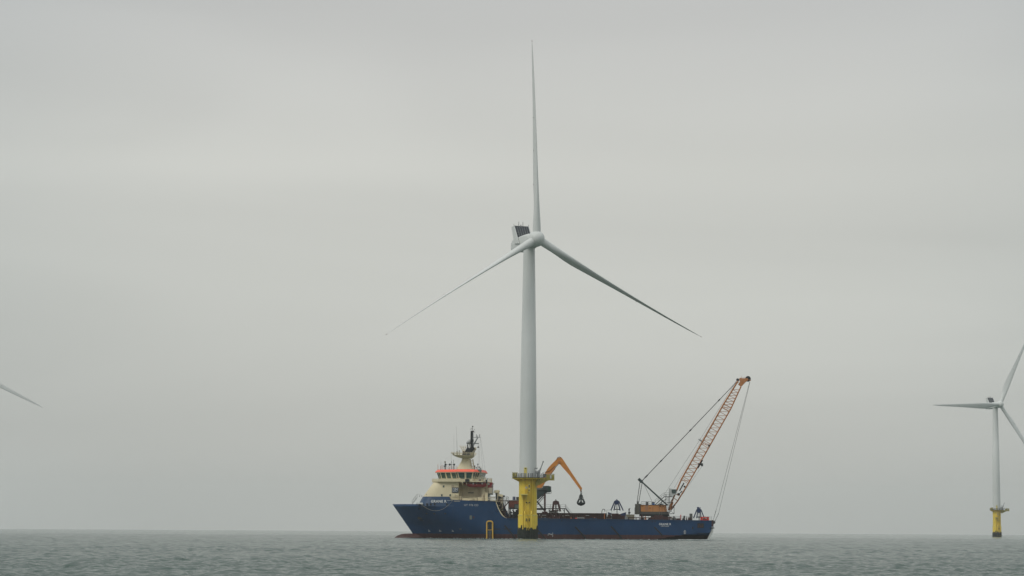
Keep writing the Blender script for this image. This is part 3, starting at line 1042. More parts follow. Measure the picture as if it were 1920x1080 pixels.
# transom gear: dark red roller frame, white corner
a, b = S(1333.9, 987, 0), S(1337, 976, 0)
MB().box(X_END - 0.0, X_END + 0.42, 0.1, 3.5, a.z, b.z + 0.1).build('stern_roller_frame', 'maroon', SHIP)
MB().tube((X_END + 0.15, 3.4, Z_MAIN - 0.6), (X_END + 0.15, 16.6, Z_MAIN - 0.6), 0.5, 0.5, 16).build('stern_roller', 'darksteel', SHIP, smooth=40)
m = MB()
zq = SZ(1337, 989, 0)
m.prism([(X_END + 0.02, zq + 0.25), (X_END + 0.5, zq + 0.1), (X_END + 0.45, zq - 1.2), (X_END0 + 0.55, 0.0), (X_END0 + 0.02, 0.0), (X_END + 0.02, 2.7)], 0.15, 1.2)
m.build('transom_corner_plate', 'offwhite', SHIP)
c = S(1335.5, 990, 0)
MB().tube((c.x - 0.7, -0.1, c.z), (c.x + 0.6, 0.3, c.z), 0.16, 0.12).build('stern_fairlead', 'black', SHIP)

# ---- raised forecastle bulwark with a rounded front
def rounded_plan(xf, xa_, y0, y1, depth, n=10):
    """plan outline: elliptical front (towards -x), straight sides"""
    pts = [(xa_, y1)]
    cyy, ry = (y0 + y1) / 2, (y1 - y0) / 2
    for i in range(2 * n + 1):
        a = math.pi / 2 + math.pi * i / (2 * n)
        c_, s_ = math.cos(a), math.sin(a)
        ex = 0.62
        pts.append((xf + depth + depth * (-abs(c_) ** ex), cyy + ry * (abs(s_) ** ex) * (1 if s_ > 0 else -1)))
    pts.append((xa_, y0))
    return pts
zt_f = SZ(810, 932, 1.0)
xf1, xf0 = SX(780.5, 944, 4), SX(789.5, 932.5, 4)
xe = SX(851, 940, 0)
pb = rounded_plan(xf1, xe, -0.03, 20.03, 6.0)
pt = rounded_plan(xf0, SX(842, 932, 0), 0.55, 19.45, 5.6)
zb_f = Z_KN - 0.05
fc = MB().loft([[(x, y, zb_f) for x, y in pb], [(x, y, zt_f) for x, y in pt]]).build('forecastle', 'hullblue', SHIP, smooth=35)
MB().loft([[(x, y, zt_f + 0.01) for x, y in pt], [(x, y, zt_f + 0.14) for x, y in pt]]).build('capping_rail', 'hullblue', fc)
for px in (800.5, 807.7, 815.0, 838.0):
    p = S(px, 945.5, 0.05)
    MB().box(p.x - 0.22, p.x + 0.22, -0.06, 0.4, p.z - 0.28, p.z + 0.28).build('window', 'black', fc)
# mooring opening: solid white plate painted for the bright sky seen through it
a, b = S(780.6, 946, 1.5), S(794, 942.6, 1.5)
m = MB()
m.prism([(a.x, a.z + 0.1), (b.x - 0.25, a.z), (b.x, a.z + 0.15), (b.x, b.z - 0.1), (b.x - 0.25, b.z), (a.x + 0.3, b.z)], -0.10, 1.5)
mo = m.build('mooring_sky_plate', 'white', fc)
m = MB()
for px, w in ((783, 0.35), (787.5, 0.5), (790.5, 0.3)):
    p = S(px, 945.6, 1.0)
    m.box(p.x - w / 2, p.x + w / 2, -0.16, 0.2, p.z - 0.1, p.z + 0.12)
m.build('mooring_bitt', 'black', mo)
text_mesh('GRANE R', 1.02, S(822.6, 940.2, 0.24) + Vector((0, -0.16, 0)), 'white', 'name_lettering', SHIP, 0.025, 1.08)
text_mesh('UT 776 CD', 0.80, S(883.5, 947.3, 0) + Vector((0, -0.03, 0)), 'offwhite', 'class_lettering', SHIP, 0.0, 1.1)
text_mesh('GRANE R', 0.78, S(1246.8, 983, 0) + Vector((0, -0.03, 0)), 'white', 'name_lettering', SHIP, 0.012, 1.08)
text_mesh('GRENAA', 0.58, S(1246.8, 986.6, 0) + Vector((0, -0.03, 0)), 'offwhite', 'port_lettering', SHIP, 0.0, 1.05)
m = MB()
for i in range(8):
    p = S(839 + i * 1.35, 938.2 + i * 0.02, -0.02)
    m.box(p.x - 0.07, p.x + 0.07, -0.06, 0.05, p.z - 0.07, p.z + 0.07)
m.build('small_marking', 'offwhite', SHIP)
# bow stair and rails
m = MB()
a, b = S(773, 945, 6), S(782, 933, 6)
for yy in (5.6, 6.4):
    m.bar((a.x, yy, a.z), (b.x, yy, b.z), 0.09)
    m.bar((a.x, yy, a.z + 1.0), (b.x, yy, b.z + 1.0), 0.05)
    m.tube((b.x, yy, b.z + 1.0), (b.x + 1.2, yy, b.z + 1.0), 0.04)
    for k in range(4):
        p = Vector((a.x, yy, a.z)).lerp(Vector((b.x, yy, b.z)), k / 3)
        m.tube(p, p + Vector((0, 0, 1)), 0.035)
m.build('bow_stair', 'offwhite', SHIP)
m = MB()
for px, h in ((786.5, 0.5), (790.5, 0.5), (799, 0.9)):
    p = S(px, 932, 3)
    m.tube((p.x, 3, p.z), (p.x + 0.1, 3, p.z + h), 0.05)
m.build('deck_lamp', 'darksteel', SHIP)

# ---- deckhouse
zd0 = SZ(830, 939, 2)
zd1 = SZ(830, 903.6, 2)
YN = 1.3
pb = rounded_plan(SX(796.5, 931, 10), SX(860, 920, YN), YN, 20 - YN, 6.5, 12)
pt = rounded_plan(SX(815.5, 904, 10), SX(860, 905, YN), YN + 0.25, 20 - YN - 0.25, 6.5, 12)
zf1 = SZ(797, 931, 10)
dh = MB().loft([[(x, y, zf1 - 1.0) for x, y in pb], [(x, y, zf1) for x, y in pb], [(x, y, zd1) for x, y in pt]]).build('deckhouse', 'cream', SHIP, smooth=35)
ab = MB()
xb_, xc_ = SX(859.8, 920, YN), SX(916, 920, 4)
ab.box(xb_, xc_, 4.6, 15.4, Z_KN - 0.6, zd1)
ah = ab.build('boat_bay_wall', 'cream_d', SHIP)
def pane(px, py, w, h, y, parent, mat='glass'):
    p = S(px, py, y)
    MB().box(p.x - w / 2, p.x + w / 2, y - 0.07, y + 0.12, p.z - h / 2, p.z + h / 2).build('window', mat, parent)
for px, py in ((831.8, 912), (828.5, 928.5), (844.2, 928.5)):
    yl = YN + (0.25 if py < 920 else 0.08)
    fr = MB()
    p = S(px, py, yl)
    fr.box(p.x - 0.28, p.x + 0.28, yl - 0.10, yl + 0.1, p.z - 0.34, p.z + 0.34)
    w_ = fr.build('window', 'cream_d', dh)
    MB().box(p.x - 0.19, p.x + 0.19, yl - 0.13, yl + 0.1, p.z - 0.26, p.z + 0.26).build('glass_pane', 'glass', w_)
p = S(848.2, 911.5, YN)
MB().box(p.x - 0.25, p.x + 0.25, YN - 0.05, YN + 0.3, p.z - 0.4, p.z + 0.4).build('vent_cover', 'cream_d', dh)
# logo board RN
a, b = S(847.2, 923.8, YN - 0.1), S(859.6, 914.0, YN - 0.1)
lg = MB().box(a.x, b.x, YN - 0.12, YN + 0.25, a.z, b.z).build('logo_board', 'logo', SHIP)
m = MB()
def LP(u, v): return Vector((a.x + (b.x - a.x) * u, YN - 0.14, a.z + (b.z - a.z) * v))
def stroke(pts, w=0.10):
    for p_, q_ in zip(pts[:-1], pts[1:]): m.bar(LP(*p_), LP(*q_), w, 0.05)
stroke([(0.16, 0.10), (0.16, 0.84), (0.50, 0.84), (0.52, 0.66), (0.30, 0.55), (0.52, 0.36)])
stroke([(0.58, 0.36), (0.60, 0.84), (0.84, 0.40), (0.86, 0.88)])
stroke([(0.16, 0.28), (0.86, 0.28)], 0.09)
m.build('logo_emblem', 'white', lg)
# round hose reel and pipework under the logo
c = S(850.5, 928.5, YN)
MB().lathe([(0.1, -0.15), (0.5, -0.15), (0.5, 0.15), (0.1, 0.15)], 18, (c.x, YN - 0.12, c.z), Matrix.Rotation(R(90), 4, 'X')).build('hose_reel', 'cream', dh)
c = S(856, 929.5, YN)
MB().box(c.x - 0.3, c.x + 0.3, YN - 0.25, YN + 0.1, c.z - 0.4, c.z + 0.3).build('fire_box', 'cream_d', dh)
# boat deck rails
m = MB()
za = SZ(880, 938.5, 0.3)
m.railing([(SX(852, 938, .3), 0.3, za + 0.05), (SX(925, 938, .3), 0.3, za - 0.15)], 1.0, 0.05, 2.2, 2)
m.build('boat_deck_railing', 'cream', SHIP)
MB().box(SX(851, 938), SX(932, 938), 0.1, 19.9, za - 0.25, za - 0.1).build('boat_deck', 'cream_d', SHIP)
m = MB()
for px, w, h in ((863, 0.5, 1.3), (872, 1.5, 0.8), (884, 2.2, 0.75), (890, 1.3, 0.9), (900, 1.2, 1.1), (905, 0.6, 1.8), (912, 0.8, 2.4)):
    x = SX(px, 938, 2)
    MB().box(x - w / 2, x + w / 2, 1.6, 2.8, za - 0.1, za - 0.1 + h).build('deck_fitting', 'cream_d' if px % 2 else 'cream', SHIP)
m = MB()
p, q_ = S(902, 912, 2), S(908, 934, 2)
m.prism([(p.x, p.z), (p.x + 0.7, p.z), (q_.x + 0.9, q_.z), (q_.x + 0.9, q_.z - 0.8), (q_.x - 0.4, q_.z - 0.8)], 2.2, 2.6)
m.build('davit_frame', 'cream_d', SHIP)
MB().box(SX(877.5, 924, 4.5), SX(888, 924, 4.5), 4.2, 4.7, SZ(880, 924.6, 4.5), SZ(880, 923.4, 4.5)).build('pipe_rack', 'darksteel', ah)
m = MB()
for px in (868, 876, 898):
    x = SX(px, 930, 4.5)
    m.box(x - 0.03, x + 0.03, 4.5, 4.62, za, zd1 - 0.3)
m.build('wall_stiffener', 'cream_d', ah)

# ---- bridge deck and wheelhouse
zbd = zd1
def mirror(pts): return pts + [(x, 20 - y) for x, y in reversed(pts)]
deck_pl = mirror([(SX(812.5, 903, 10), 7.5), (SX(814.5, 903, 6), 4.2), (SX(823, 903, 1.5), 1.0), (SX(858, 903, 0.2), 0.4), (SX(886, 903, -.3), -0.3), (SX(905, 903, -.3), -0.3), (SX(911, 903, 4), 1.8), (SX(911.5, 903, 8), 7)])
bd = MB().loft([[(x, y, zbd) for x, y in deck_pl], [(x, y, zbd + 0.32) for x, y in deck_pl]]).build('bridge_deck', 'cream', SHIP)
# solid parapet at the front and near side, open rail aft
m = MB()
par = [(x, y) for x, y in deck_pl[:5]]
zr = SZ(840, 898.5, 1) - zbd
for seq in (par, [(x, 20 - y) for x, y in par], [deck_pl[0], deck_pl[-1]]):
    for p_, q_ in zip(seq[:-1], seq[1:]):
        m.bar((p_[0], p_[1], zbd + zr / 2 + 0.1), (q_[0], q_[1], zbd + zr / 2 + 0.1), zr - 0.15, 0.08, side=(q_[1] - p_[1], -(q_[0] - p_[0]), 0))
m.build('parapet', 'cream', bd)
m = MB()
m.railing([(x, y, zbd + 0.3) for x, y in deck_pl[4:8]], 1.05, 0.05, 1.2, 3)
m.railing([(x, 20 - y, zbd + 0.3) for x, y in deck_pl[4:8]], 1.05, 0.05, 1.2, 3)
m.railing([(x, y, zbd + zr) for x, y in par], 0.22, 0.04, 1.2, 1)
m.build('bridge_railing', 'cream', bd)
m = MB()
for px in (866, 874, 893):
    x = SX(px, 905, 0)
    m.prism([(x, zbd), (x + 0.15, zbd), (x + 0.15, zbd - 1.0), (x, zbd - 0.6)], 0.3, 4.6)
m.build('deck_bracket', 'cream_d', bd)
p = S(876, 901, -0.3)
MB().box(p.x - 0.6, p.x + 0.6, -0.42, -0.2, p.z - 0.35, p.z + 0.4).build('search_light_box', 'black', bd)
m = MB()
m.bar(S(861.5, 896, -0.4), S(867.5, 905, -0.4), 0.28, 0.2)
m.build('rescue_chute', 'cream', bd)
for px in (879.5, 885.5):
    p = S(px, 906.2, 0.4)
    MB().box(p.x - 0.3, p.x + 0.3, 0.3, 0.6, p.z - 0.08, p.z + 0.08).build('deck_light_fitting', 'white', bd)
# wheelhouse: faceted plan, walls lean outwards
zw0, zw1 = SZ(850, 899.5, 1), SZ(850, 885.0, 1)
bot = mirror([(SX(824.5, 892, 8), 7.0), (SX(829, 892, 5), 4.6), (SX(858.5, 892, 2.4), 2.4), (SX(860.5, 892, .9), 0.9), (SX(885, 892, .7), 0.7), (SX(888, 892, 1.6), 2.0), (SX(895.5, 892, 3), 3.2), (SX(898, 892, 6), 6.0)])
def grow(pts, d):
    cx = sum(p[0] for p in pts) / len(pts)
    out_ = []
    n_ = len(pts)
    for i in range(n_):
        p0, p1, p2 = Vector(pts[i - 1]), Vector(pts[i]), Vector(pts[(i + 1) % n_])
        e1, e2 = (p1 - p0).normalized(), (p2 - p1).normalized()
        n1, n2 = Vector((e1.y, -e1.x)), Vector((e2.y, -e2.x))
        if n1.dot(p1 - Vector((cx, 10))) < 0 and n2.dot(p1 - Vector((cx, 10))) < 0: n1, n2 = -n1, -n2
        b_ = (n1 + n2)
        b_ = b_ / max(0.6, b_.length) if b_.length > 1e-3 else n1
        out_.append((p1.x + b_.x * d, p1.y + b_.y * d))
    return out_
topw = grow(bot, 0.75)
# the wing side facing us leans less
topw = [(x, max(y, 0.35) if y < 10 else min(y, 19.65)) for x, y in topw]
wh = MB().loft([[(x, y, zw0 - 0.7) for x, y in bot], [(x, y, zw0) for x, y in bot], [(x, y, zw1) for x, y in topw]]).build('wheelhouse', 'cream', SHIP)
def wall_pane(i, u0, u1, v0, v1, parent, mat='glass', off=0.05):
    n_ = len(bot)
    A0, B0 = Vector((*bot[i], zw0)), Vector((*bot[(i + 1) % n_], zw0))
    A1, B1 = Vector((*topw[i], zw1)), Vector((*topw[(i + 1) % n_], zw1))
    def bp_(u, v): return A0.lerp(B0, u).lerp(A1.lerp(B1, u), v)
    nn = (B0 - A0).cross(A1 - A0).normalized()
    c_ = (A0 + B0) / 2
    if nn.dot(c_ - Vector((sum(p[0] for p in bot) / n_, 10, c_.z))) < 0: nn = -nn
    q4 = [bp_(u0, v0), bp_(u1, v0), bp_(u1, v1), bp_(u0, v1)]
    mb = MB().add([p - nn * 0.1 for p in q4] + [p + nn * off for p in q4], [(3, 2, 1, 0), (4, 5, 6, 7), (0, 1, 5, 4), (1, 2, 6, 5), (2, 3, 7, 6), (3, 0, 4, 7)])
    return mb.build('window', mat, parent)
nb_ = len(bot)
for i, n_, v0 in ((0, 2, 0.17), (1, 3, 0.17), (3, 2, 0.02), (5, 2, 0.12), (6, 1, 0.12), (2, 1, 0.17), (4, 1, 0.15), (7, 3, 0.2), (8, 1, .2), (9, 2, .2), (11, 2, .1), (13, 3, .22), (14, 2, .22), (15, 3, .22)):
    for k in range(n_):
        g_ = 0.13 / n_ if n_ > 1 else 0.12
        wall_pane(i, k / n_ + g_, (k + 1) / n_ - g_, v0, 0.93, wh)
# roof
rb = grow(topw, 0.45)
rt = [(x * 0.93 + 0.07 * sum(p[0] for p in rb) / len(rb), 10 + (y - 10) * 0.90) for x, y in rb]
zr0, zr1 = zw1 + 0.02, SZ(850, 880.3, 3)
rf = MB().loft([[(x, y, zr0) for x, y in rb], [(x, y, zr0 + 0.12) for x, y in rb], [(x, y, zr1) for x, y in rt]]).build('bridge_roof', 'roof', SHIP)
MB().loft([[(x, y, zr1 + 0.004) for x, y in rt], [(x, y, zr1 + 0.03) for x, y in rt]]).build('roof_bounce_cap', 'greybox', rf)  # unseen grey cap, added to cut the roof's orange bounce onto the mast
MB().loft([[(x, y, zr0 - 0.14) for x, y in rb], [(x, y, zr0 - 0.005) for x, y in rb]]).build('roof_edge', 'cream_d', rf)
p = S(871, 881.3, 2)
MB().box(p.x - 0.4, p.x + 0.4, p.y - 0.9, p.y - 0.3, p.z - 0.1, p.z + 0.08).build('roof_hatch', 'darksteel', rf)
p = S(899.5, 882.5, 3.0)
MB().box(p.x - 0.5, p.x + 0.5, 2.2, 3.6, p.z - 0.35, p.z + 0.35).build('roof_panel', 'greybox', rf)
# roof rail and instruments
m = MB()
zz = zr1
m.railing([(SX(826, 880, 5), 5, zz), (SX(857, 880, 5), 5, zz)], 1.05, 0.035, 1.1, 3)
m.build('roof_railing', 'orangepost', rf)
m = MB()
m.railing([(SX(885, 880, 5), 5, zz), (SX(902, 880, 5), 5, zz)], 1.0, 0.035, 1.0, 2)
m.build('roof_railing', 'cream_d', rf)
for px, top, r_, mt in ((821.2, 870.5, 0.07, 'orangepost'), (826.5, 866, 0.04, 'steel'), (843, 875, 0.05, 'orangepost'), (846.5, 864, 0.05, 'darksteel'), (850.5, 862, 0.05, 'darksteel'), (829, 871, 0.06, 'orangepost')):
    a, b = S(px, 881, 5), S(px, top, 5)
    MB().tube(a, b, r_, r_ * 0.7).build('antenna', mt, rf)
c = S(834.3, 873.5, 5)
m = MB().tube((c.x, 5, zz), (c.x, 5, c.z), 0.12)
m.sphere((c.x, 5, c.z), 0.42)
m.build('satellite_dome', 'steel', rf, smooth=60)
c = S(834.5, 866.5, 5)
MB().box(c.x - 0.16, c.x + 0.16, 4.9, 5.2, c.z - 0.35, c.z + 0.3).build('signal_box', 'khaki', rf)
m = MB()
a, b = S(835.5, 871, 4.8), S(851.5, 871, 4.8)
m.tube(a, b, 0.04)
m.tube(S(835.5, 881, 4.8), a, 0.05)
m.tube(S(851.5, 881, 4.8), b, 0.05)
m.build('signal_bar', 'darksteel', rf)
for px in (835.5, 851.5):
    m = MB().sphere(S(px, 871, 4.8), 0.30)
    m.build('day_shape_ball', 'black', rf, smooth=60)
c = S(843.3, 871, 4.8)
m = MB().lathe([(0.02, -0.38), (0.36, 0), (0.02, 0.38)], 10, c)
m.build('day_shape_diamond', 'black', rf)
for px, py, hh in ((890, 874, 1.2), (896, 870.5, 1.6), (898.5, 876, 0.6), (901.3, 878, 0.4), (893, 877, .5)):
    c = S(px, py, 5)
    m = MB().tube((c.x, 5, zz), (c.x, 5, c.z + 0.2), 0.06)
    m.box(c.x - 0.16, c.x + 0.16, 4.85, 5.15, c.z - 0.12, c.z + 0.14)
    m.build('roof_lamp', 'darksteel' if px != 890 else 'maroon', rf)

# ---- mast: cream trunk, dish-shaped platform, crow's nest, dark column
def rect_ring(px0, px1, py, yh, n=16, ex=0.5):
    a_, b_ = S(px0, py, 10), S(px1, py, 10)
    cx, rx, z = (a_.x + b_.x) / 2, (b_.x - a_.x) / 2, (a_.z + b_.z) / 2
    o_ = []
    for i in range(n):
        t = 2 * math.pi * (i + 0.5) / n
        c_, s_ = math.cos(t), math.sin(t)
        o_.append((cx + rx * abs(c_) ** ex * (1 if c_ > 0 else -1), 10 + yh * abs(s_) ** ex * (1 if s_ > 0 else -1), z))
    return o_
mk = MB().loft([rect_ring(855.5, 888.5, 881.5, 3.0), rect_ring(860.5, 884, 874, 2.5), rect_ring(866, 881.5, 864, 2.0), rect_ring(868, 881, 857.5, 1.8)]).build('mast_trunk', 'cream', SHIP, smooth=40)
m = MB()
m.tube(S(867.5, 868, 8), S(869.5, 864, 8), 0.22)
m.tube(S(869.5, 864, 8), S(876.5, 862, 8), 0.22)
m.tube(S(876.5, 862, 8), S(880, 859, 8), 0.22)
m.build('exhaust_pipe', 'cream', mk, smooth=40)
m = MB()
for px in (885, 889.5):
    m.tube(S(px - 3, 861, 9), S(px, 881, 9), 0.14)
for k in range(6):
    m.tube(S(882.5 + k * 0.45, 863 + k * 3, 9), S(886.8 + k * 0.45, 863 + k * 3, 9), 0.07)
m.build('mast_ladder', 'cream_d', mk)
mp_ = MB().loft([rect_ring(865, 884, 859.5, 2.5), rect_ring(856, 887.5, 856.6, 3.8), rect_ring(852, 889, 854.4, 4.4), rect_ring(851.5, 889.2, 853.9, 4.4)]).build('mast_platform', 'cream', SHIP, smooth=40)
def flared_rail(mb, lowr, highr, r=0.04, mids=1):
    n_ = len(lowr)
    for i in range(n_):
        mb.tube(lowr[i], highr[i], r)
        for t in ([1.0] if mids == 1 else [0.5, 1.0]):
            a_ = Vector(lowr[i]).lerp(Vector(highr[i]), t)
            b_ = Vector(lowr[(i + 1) % n_]).lerp(Vector(highr[(i + 1) % n_]), t)
            mb.tube(a_, b_, r * 0.8)
m = MB()
flared_rail(m, rect_ring(852, 889, 854, 4.4), rect_ring(847.5, 891.5, 849.2, 5.0), 0.055, 2)
m.build('platform_railing', 'cream', mp_)
MB().tube(S(845, 849.6, 9), S(868, 849.6, 9), 0.05).build('radar_bar', 'offwhite', mp_)
m = MB()
for px, w, h in ((850, 0.25, 0.8), (857, 0.3, 1.2), (861, 0.14, 1.5), (884.5, 0.5, 0.8), (887.5, 0.4, 0.8)):
    c = S(px, 854, 8)
    m.box(c.x - w / 2, c.x + w / 2, 7.8, 8.3, c.z, c.z + h)
m.build('platform_fitting', 'khaki', mp_)
a = S(870, 853, 9)
m = MB().box(a.x - 0.4, a.x + 0.4, 8.3, 9.7, a.z - 0.3, a.z + 0.3)
c = S(869.5, 848.5, 9)
MB().lathe([(0.05, -0.4), (0.36, -0.36), (0.36, 0.36), (0.05, 0.4)], 14, c).build('mast_drum', 'maroon', mp_)
m.build('mast_drum_stand', 'darksteel', mp_)
# leaning black legs
ms = MB()
ms.bar(S(873.5, 857.5, 8.4), S(887, 838, 8.4), 1.2, 0.6)
ms.bar(S(868.5, 856, 8.6), S(878, 839.5, 8.6), 0.6, 0.5)
ms.bar(S(872.5, 850.5, 8.4), S(879.5, 840, 8.4), 0.5, 0.4)
ms.bar(S(877.5, 842, 8.5), S(876.8, 834, 8.8), 0.3, 0.3)
ms.bar(S(885.5, 840, 8.4), S(885.2, 836, 10), 0.8, 0.5)
mast = ms.build('mast_leg', 'black', SHIP)
m = MB()
m.bar(S(879, 857, 10.5), S(891.5, 840.5, 10.5), 0.3, 0.3)
m.bar(S(882, 856, 9.5), S(893, 842, 9.5), 0.16, 0.2)
m.bar(S(885.5, 857, 10.5), S(884, 838, 10.5), 0.2, 0.3)
m.bar(S(876, 855, 9.3), S(889, 838, 9.3), 0.12, 0.2)
m.build('mast_brace', 'offwhite', mast)
# crow's nest railing with funnel-shaped posts
m = MB()
for px0, px1 in ((868, 863.5), (869, 868.5), (871, 873), (886, 891.5), (887, 889), (889, 893)):
    m.bar(S(px0, 846 if px0 < 880 else 849, 9), S(px1, 837.5 if px0 < 880 else 839, 9), 0.2, 0.12)
m.tube(S(860.5, 836.5, 9), S(877, 836.5, 9), 0.05)
m.tube(S(864, 839, 9), S(892, 839, 9), 0.04)
m.bar(S(867, 846.5, 9), S(876, 846.5, 9), 0.2, 0.6)
m.build('crows_nest_rail', 'cream_d', mast)
# column
m = MB()
m.bar(S(883.9, 841, 10), S(884.4, 808, 10), 0.55, 0.7)
col = m.build('mast_column', 'black', SHIP)
m = MB()
m.bar(S(886.0, 842, 10.2), S(885.9, 808, 10.2), 0.50, 0.7)
m.bar(S(887, 836, 10), S(895.8, 820.5, 10), 0.34, 0.4)
m.build('column_side', 'steel', col)
m = MB()
m.bar(S(885, 820.3, 10), S(900, 819.9, 10), 0.16)
m.bar(S(886, 832, 10), S(898, 831.5, 10), 0.3, 0.25)
m.tube(S(899, 819.7, 10), S(902.7, 819.4, 10), 0.04)
for px, top in ((893, 814.5), (895.5, 816.5), (899.2, 815.5)):
    m.tube(S(px, 820, 10), S(px + 0.1, top, 10), 0.10)
m.box(S(899.2, 815, 10).x - 0.1, S(899.2, 815, 10).x + 0.12, 9.9, 10.1, S(899.2, 815.5, 10).z, S(899.2, 814.5, 10).z)
m.build('yardarm', 'steel', col)
m = MB()
c = S(886, 806.5, 10)
m.bar(S(885.6, 809, 10), S(886, 802, 10), 0.16)
m.bar(S(883, 806.5, 10), S(889, 806.8, 10), 0.08)
for px, py in ((882.8, 804.8), (884.8, 803), (889.2, 805.8), (888, 809.5), (890.3, 810)):
    p = S(px, py, 10)
    m.box(p.x - 0.12, p.x + 0.12, 9.85, 10.15, p.z - 0.15, p.z + 0.15)
m.build('masthead', 'offwhite', col)
c = S(886.3, 799.8, 10)
MB().lathe([(0.05, -0.25), (0.18, -0.1), (0.2, 0.1), (0.05, 0.18)], 10, c).build('masthead_lamp', 'black', col)
c = S(887, 809, 10)
MB().box(c.x - 0.1, c.x + 0.2, 9.7, 9.9, c.z - 0.1, c.z + 0.2).build('masthead_lamp', 'maroon', col)
for px, py, r_, mt in ((877.2, 830.5, 0.45, 'steel'), (880.5, 828.3, 0.72, 'offwhite')):
    c = S(px, py, 9.4 if r_ < .5 else 10.6)
    m = MB().sphere(c, r_, 18)
    m.tube(c, (c.x, c.y, c.z - 1.6), 0.12)
    m.build('radar_dome', mt, col, smooth=60)
MB().box(S(886.5, 826, 9.6).x - 0.25, S(886.5, 826, 9.6).x + 0.25, 9.4, 9.7, S(886.5, 826, 9.6).z - 0.35, S(886.5, 824, 9.6).z).build('loud_hailer', 'darksteel', col)
c = S(896.6, 838, 10)
m = MB().lathe([(0.28, -0.25), (0.26, -0.1), (0.12, 0.1), (0.05, 0.3)], 10, c)
m.tube(c, S(897, 832, 10), 0.025)
m.build('signal_bell', 'black', col)
for (p0, p1) in (((900, 820), (906, 890)), ((897, 840), (896.5, 872)), ((899, 834), (899.5, 872)), ((901, 820), (913, 905))):
    MB().tube(S(*p0, 9.5), S(*p1, 8), 0.018).build('halyard', 'wire', col)
for px0, py0, px1, py1, r_ in ((857.3, 852, 856.6, 826, 0.045), (856.6, 826, 855.6, 800, 0.02), (851.2, 852, 851, 815, 0.02), (846, 880, 846, 846, 0.02)):
    MB().tube(S(px0, py0, 9), S(px1, py1, 9), r_, r_ * 0.7, 5).build('whip_antenna', 'darksteel', mp_)
MB().path([S(835, 862, 5), S(837.5, 859, 6), S(841.5, 856.5, 8)], 0.02).build('whip_antenna', 'steel', rf)

# ---- aft of the deckhouse: winch, white reels, cream vents
za2 = SZ(925, 939, 3)
m = MB().box(SX(914, 936, 3), SX(921.5, 936, 3), 2.5, 6, SZ(918, 938.5, 3), SZ(918, 925, 3))
m.build('winch_housing', 'greybox', SHIP)
for py, px0, px1 in ((931.2, 920.2, 929), (936.8, 920.5, 929)):
    a, b = S(px0, py, 2), S(px1, py, 2)
    r_ = 0.5 if py < 935 else 0.42
    m = MB().tube(a, b, r_, r_, 18)
    for t in (0.0, 1.0):
        p_ = a.lerp(b, t)
        m.tube(p_ - Vector((0.06, 0, 0)), p_ + Vector((0.06, 0, 0)), r_ + 0.1, r_ + 0.1, 18)
    m.build('hose_drum', 'white', SHIP, smooth=40)
m = MB()
m.bar(S(916, 938, 2), S(913, 925, 2), 0.3, 0.3)
m.bar(S(919, 938, 2), S(918, 929, 2), 0.2, 0.3)
m.build('winch_frame', 'offwhite', SHIP)
def vent(px0, px1, py0, py1, y0, y1, mt='cream_d'):
    a, b = S(px0, py1, y0), S(px1, py0, y0)
    return MB().box(a.x, b.x, y0, y1, a.z, b.z).build('ventilation_trunk', mt, SHIP)
v = vent(928.5, 934, 922, 940, 3, 6)
a = S(926, 925.5, 2.8)
m = MB()
m.prism([XZ(925.5, 924, 2.8), XZ(927, 919.5, 2.8), XZ(934, 918.5, 2.8), XZ(936, 920.5, 2.8), XZ(934.5, 923.5, 2.8)], 2.6, 5)
m.build('vent_cowl', 'cream', v)
MB().box(SX(929.8, 930, 2.9), SX(932, 930, 2.9), 2.85, 3.1, SZ(930, 936, 2.9), SZ(930, 924.5, 2.9)).build('vent_grille', 'darksteel', v)
v2 = vent(934.5, 941.5, 928, 972, 3.2, 6)
m = MB()
m.prism([XZ(934, 929.5, 3), XZ(936.5, 926.5, 3), XZ(942, 927.2, 3), XZ(943.5, 931, 3), XZ(941.5, 932, 3)], 3, 5)
m.build('vent_cowl', 'cream', v2)
q = MB()
for px, py, w, h in ((936.5, 944, .5, .9), (937.5, 951.5, .8, .7), (939.8, 948, .3, 1.2), (935.5, 934, .4, 1.0), (938.5, 932.5, .5, .6), (936, 956, 1.2, .25)):
    p = S(px, py, 3.1)
    q.box(p.x - w / 2, p.x + w / 2, 3.05, 3.3, p.z - h / 2, p.z + h / 2)
q.build('vent_grille', 'darksteel', v2)
v3 = vent(938.8, 945.5, 958.5, 972, 2.6, 5, 'brown')
m = MB()
p = S(944.5, 930.5, 3)
m.box(p.x - 0.25, p.x + 0.3, 2.9, 3.4, p.z - 0.2, p.z + 0.25)
m.tube((p.x, 3.1, p.z), (p.x, 3.1, p.z - 1.8), 0.06)
m.build('flood_light', 'darksteel', SHIP)
# small davit arm above the boat's end
m = MB()
m.bar(S(923.8, 925, 2), S(924.2, 908, 2), 0.2, 0.2)
m.bar(S(920.5, 913, 2), S(924.5, 907.5, 2), 0.1, 0.1)
m.bar(S(924, 909.5, 2), S(926.4, 906.2, 2), 0.12)
m.build('davit_arm', 'steel', SHIP)

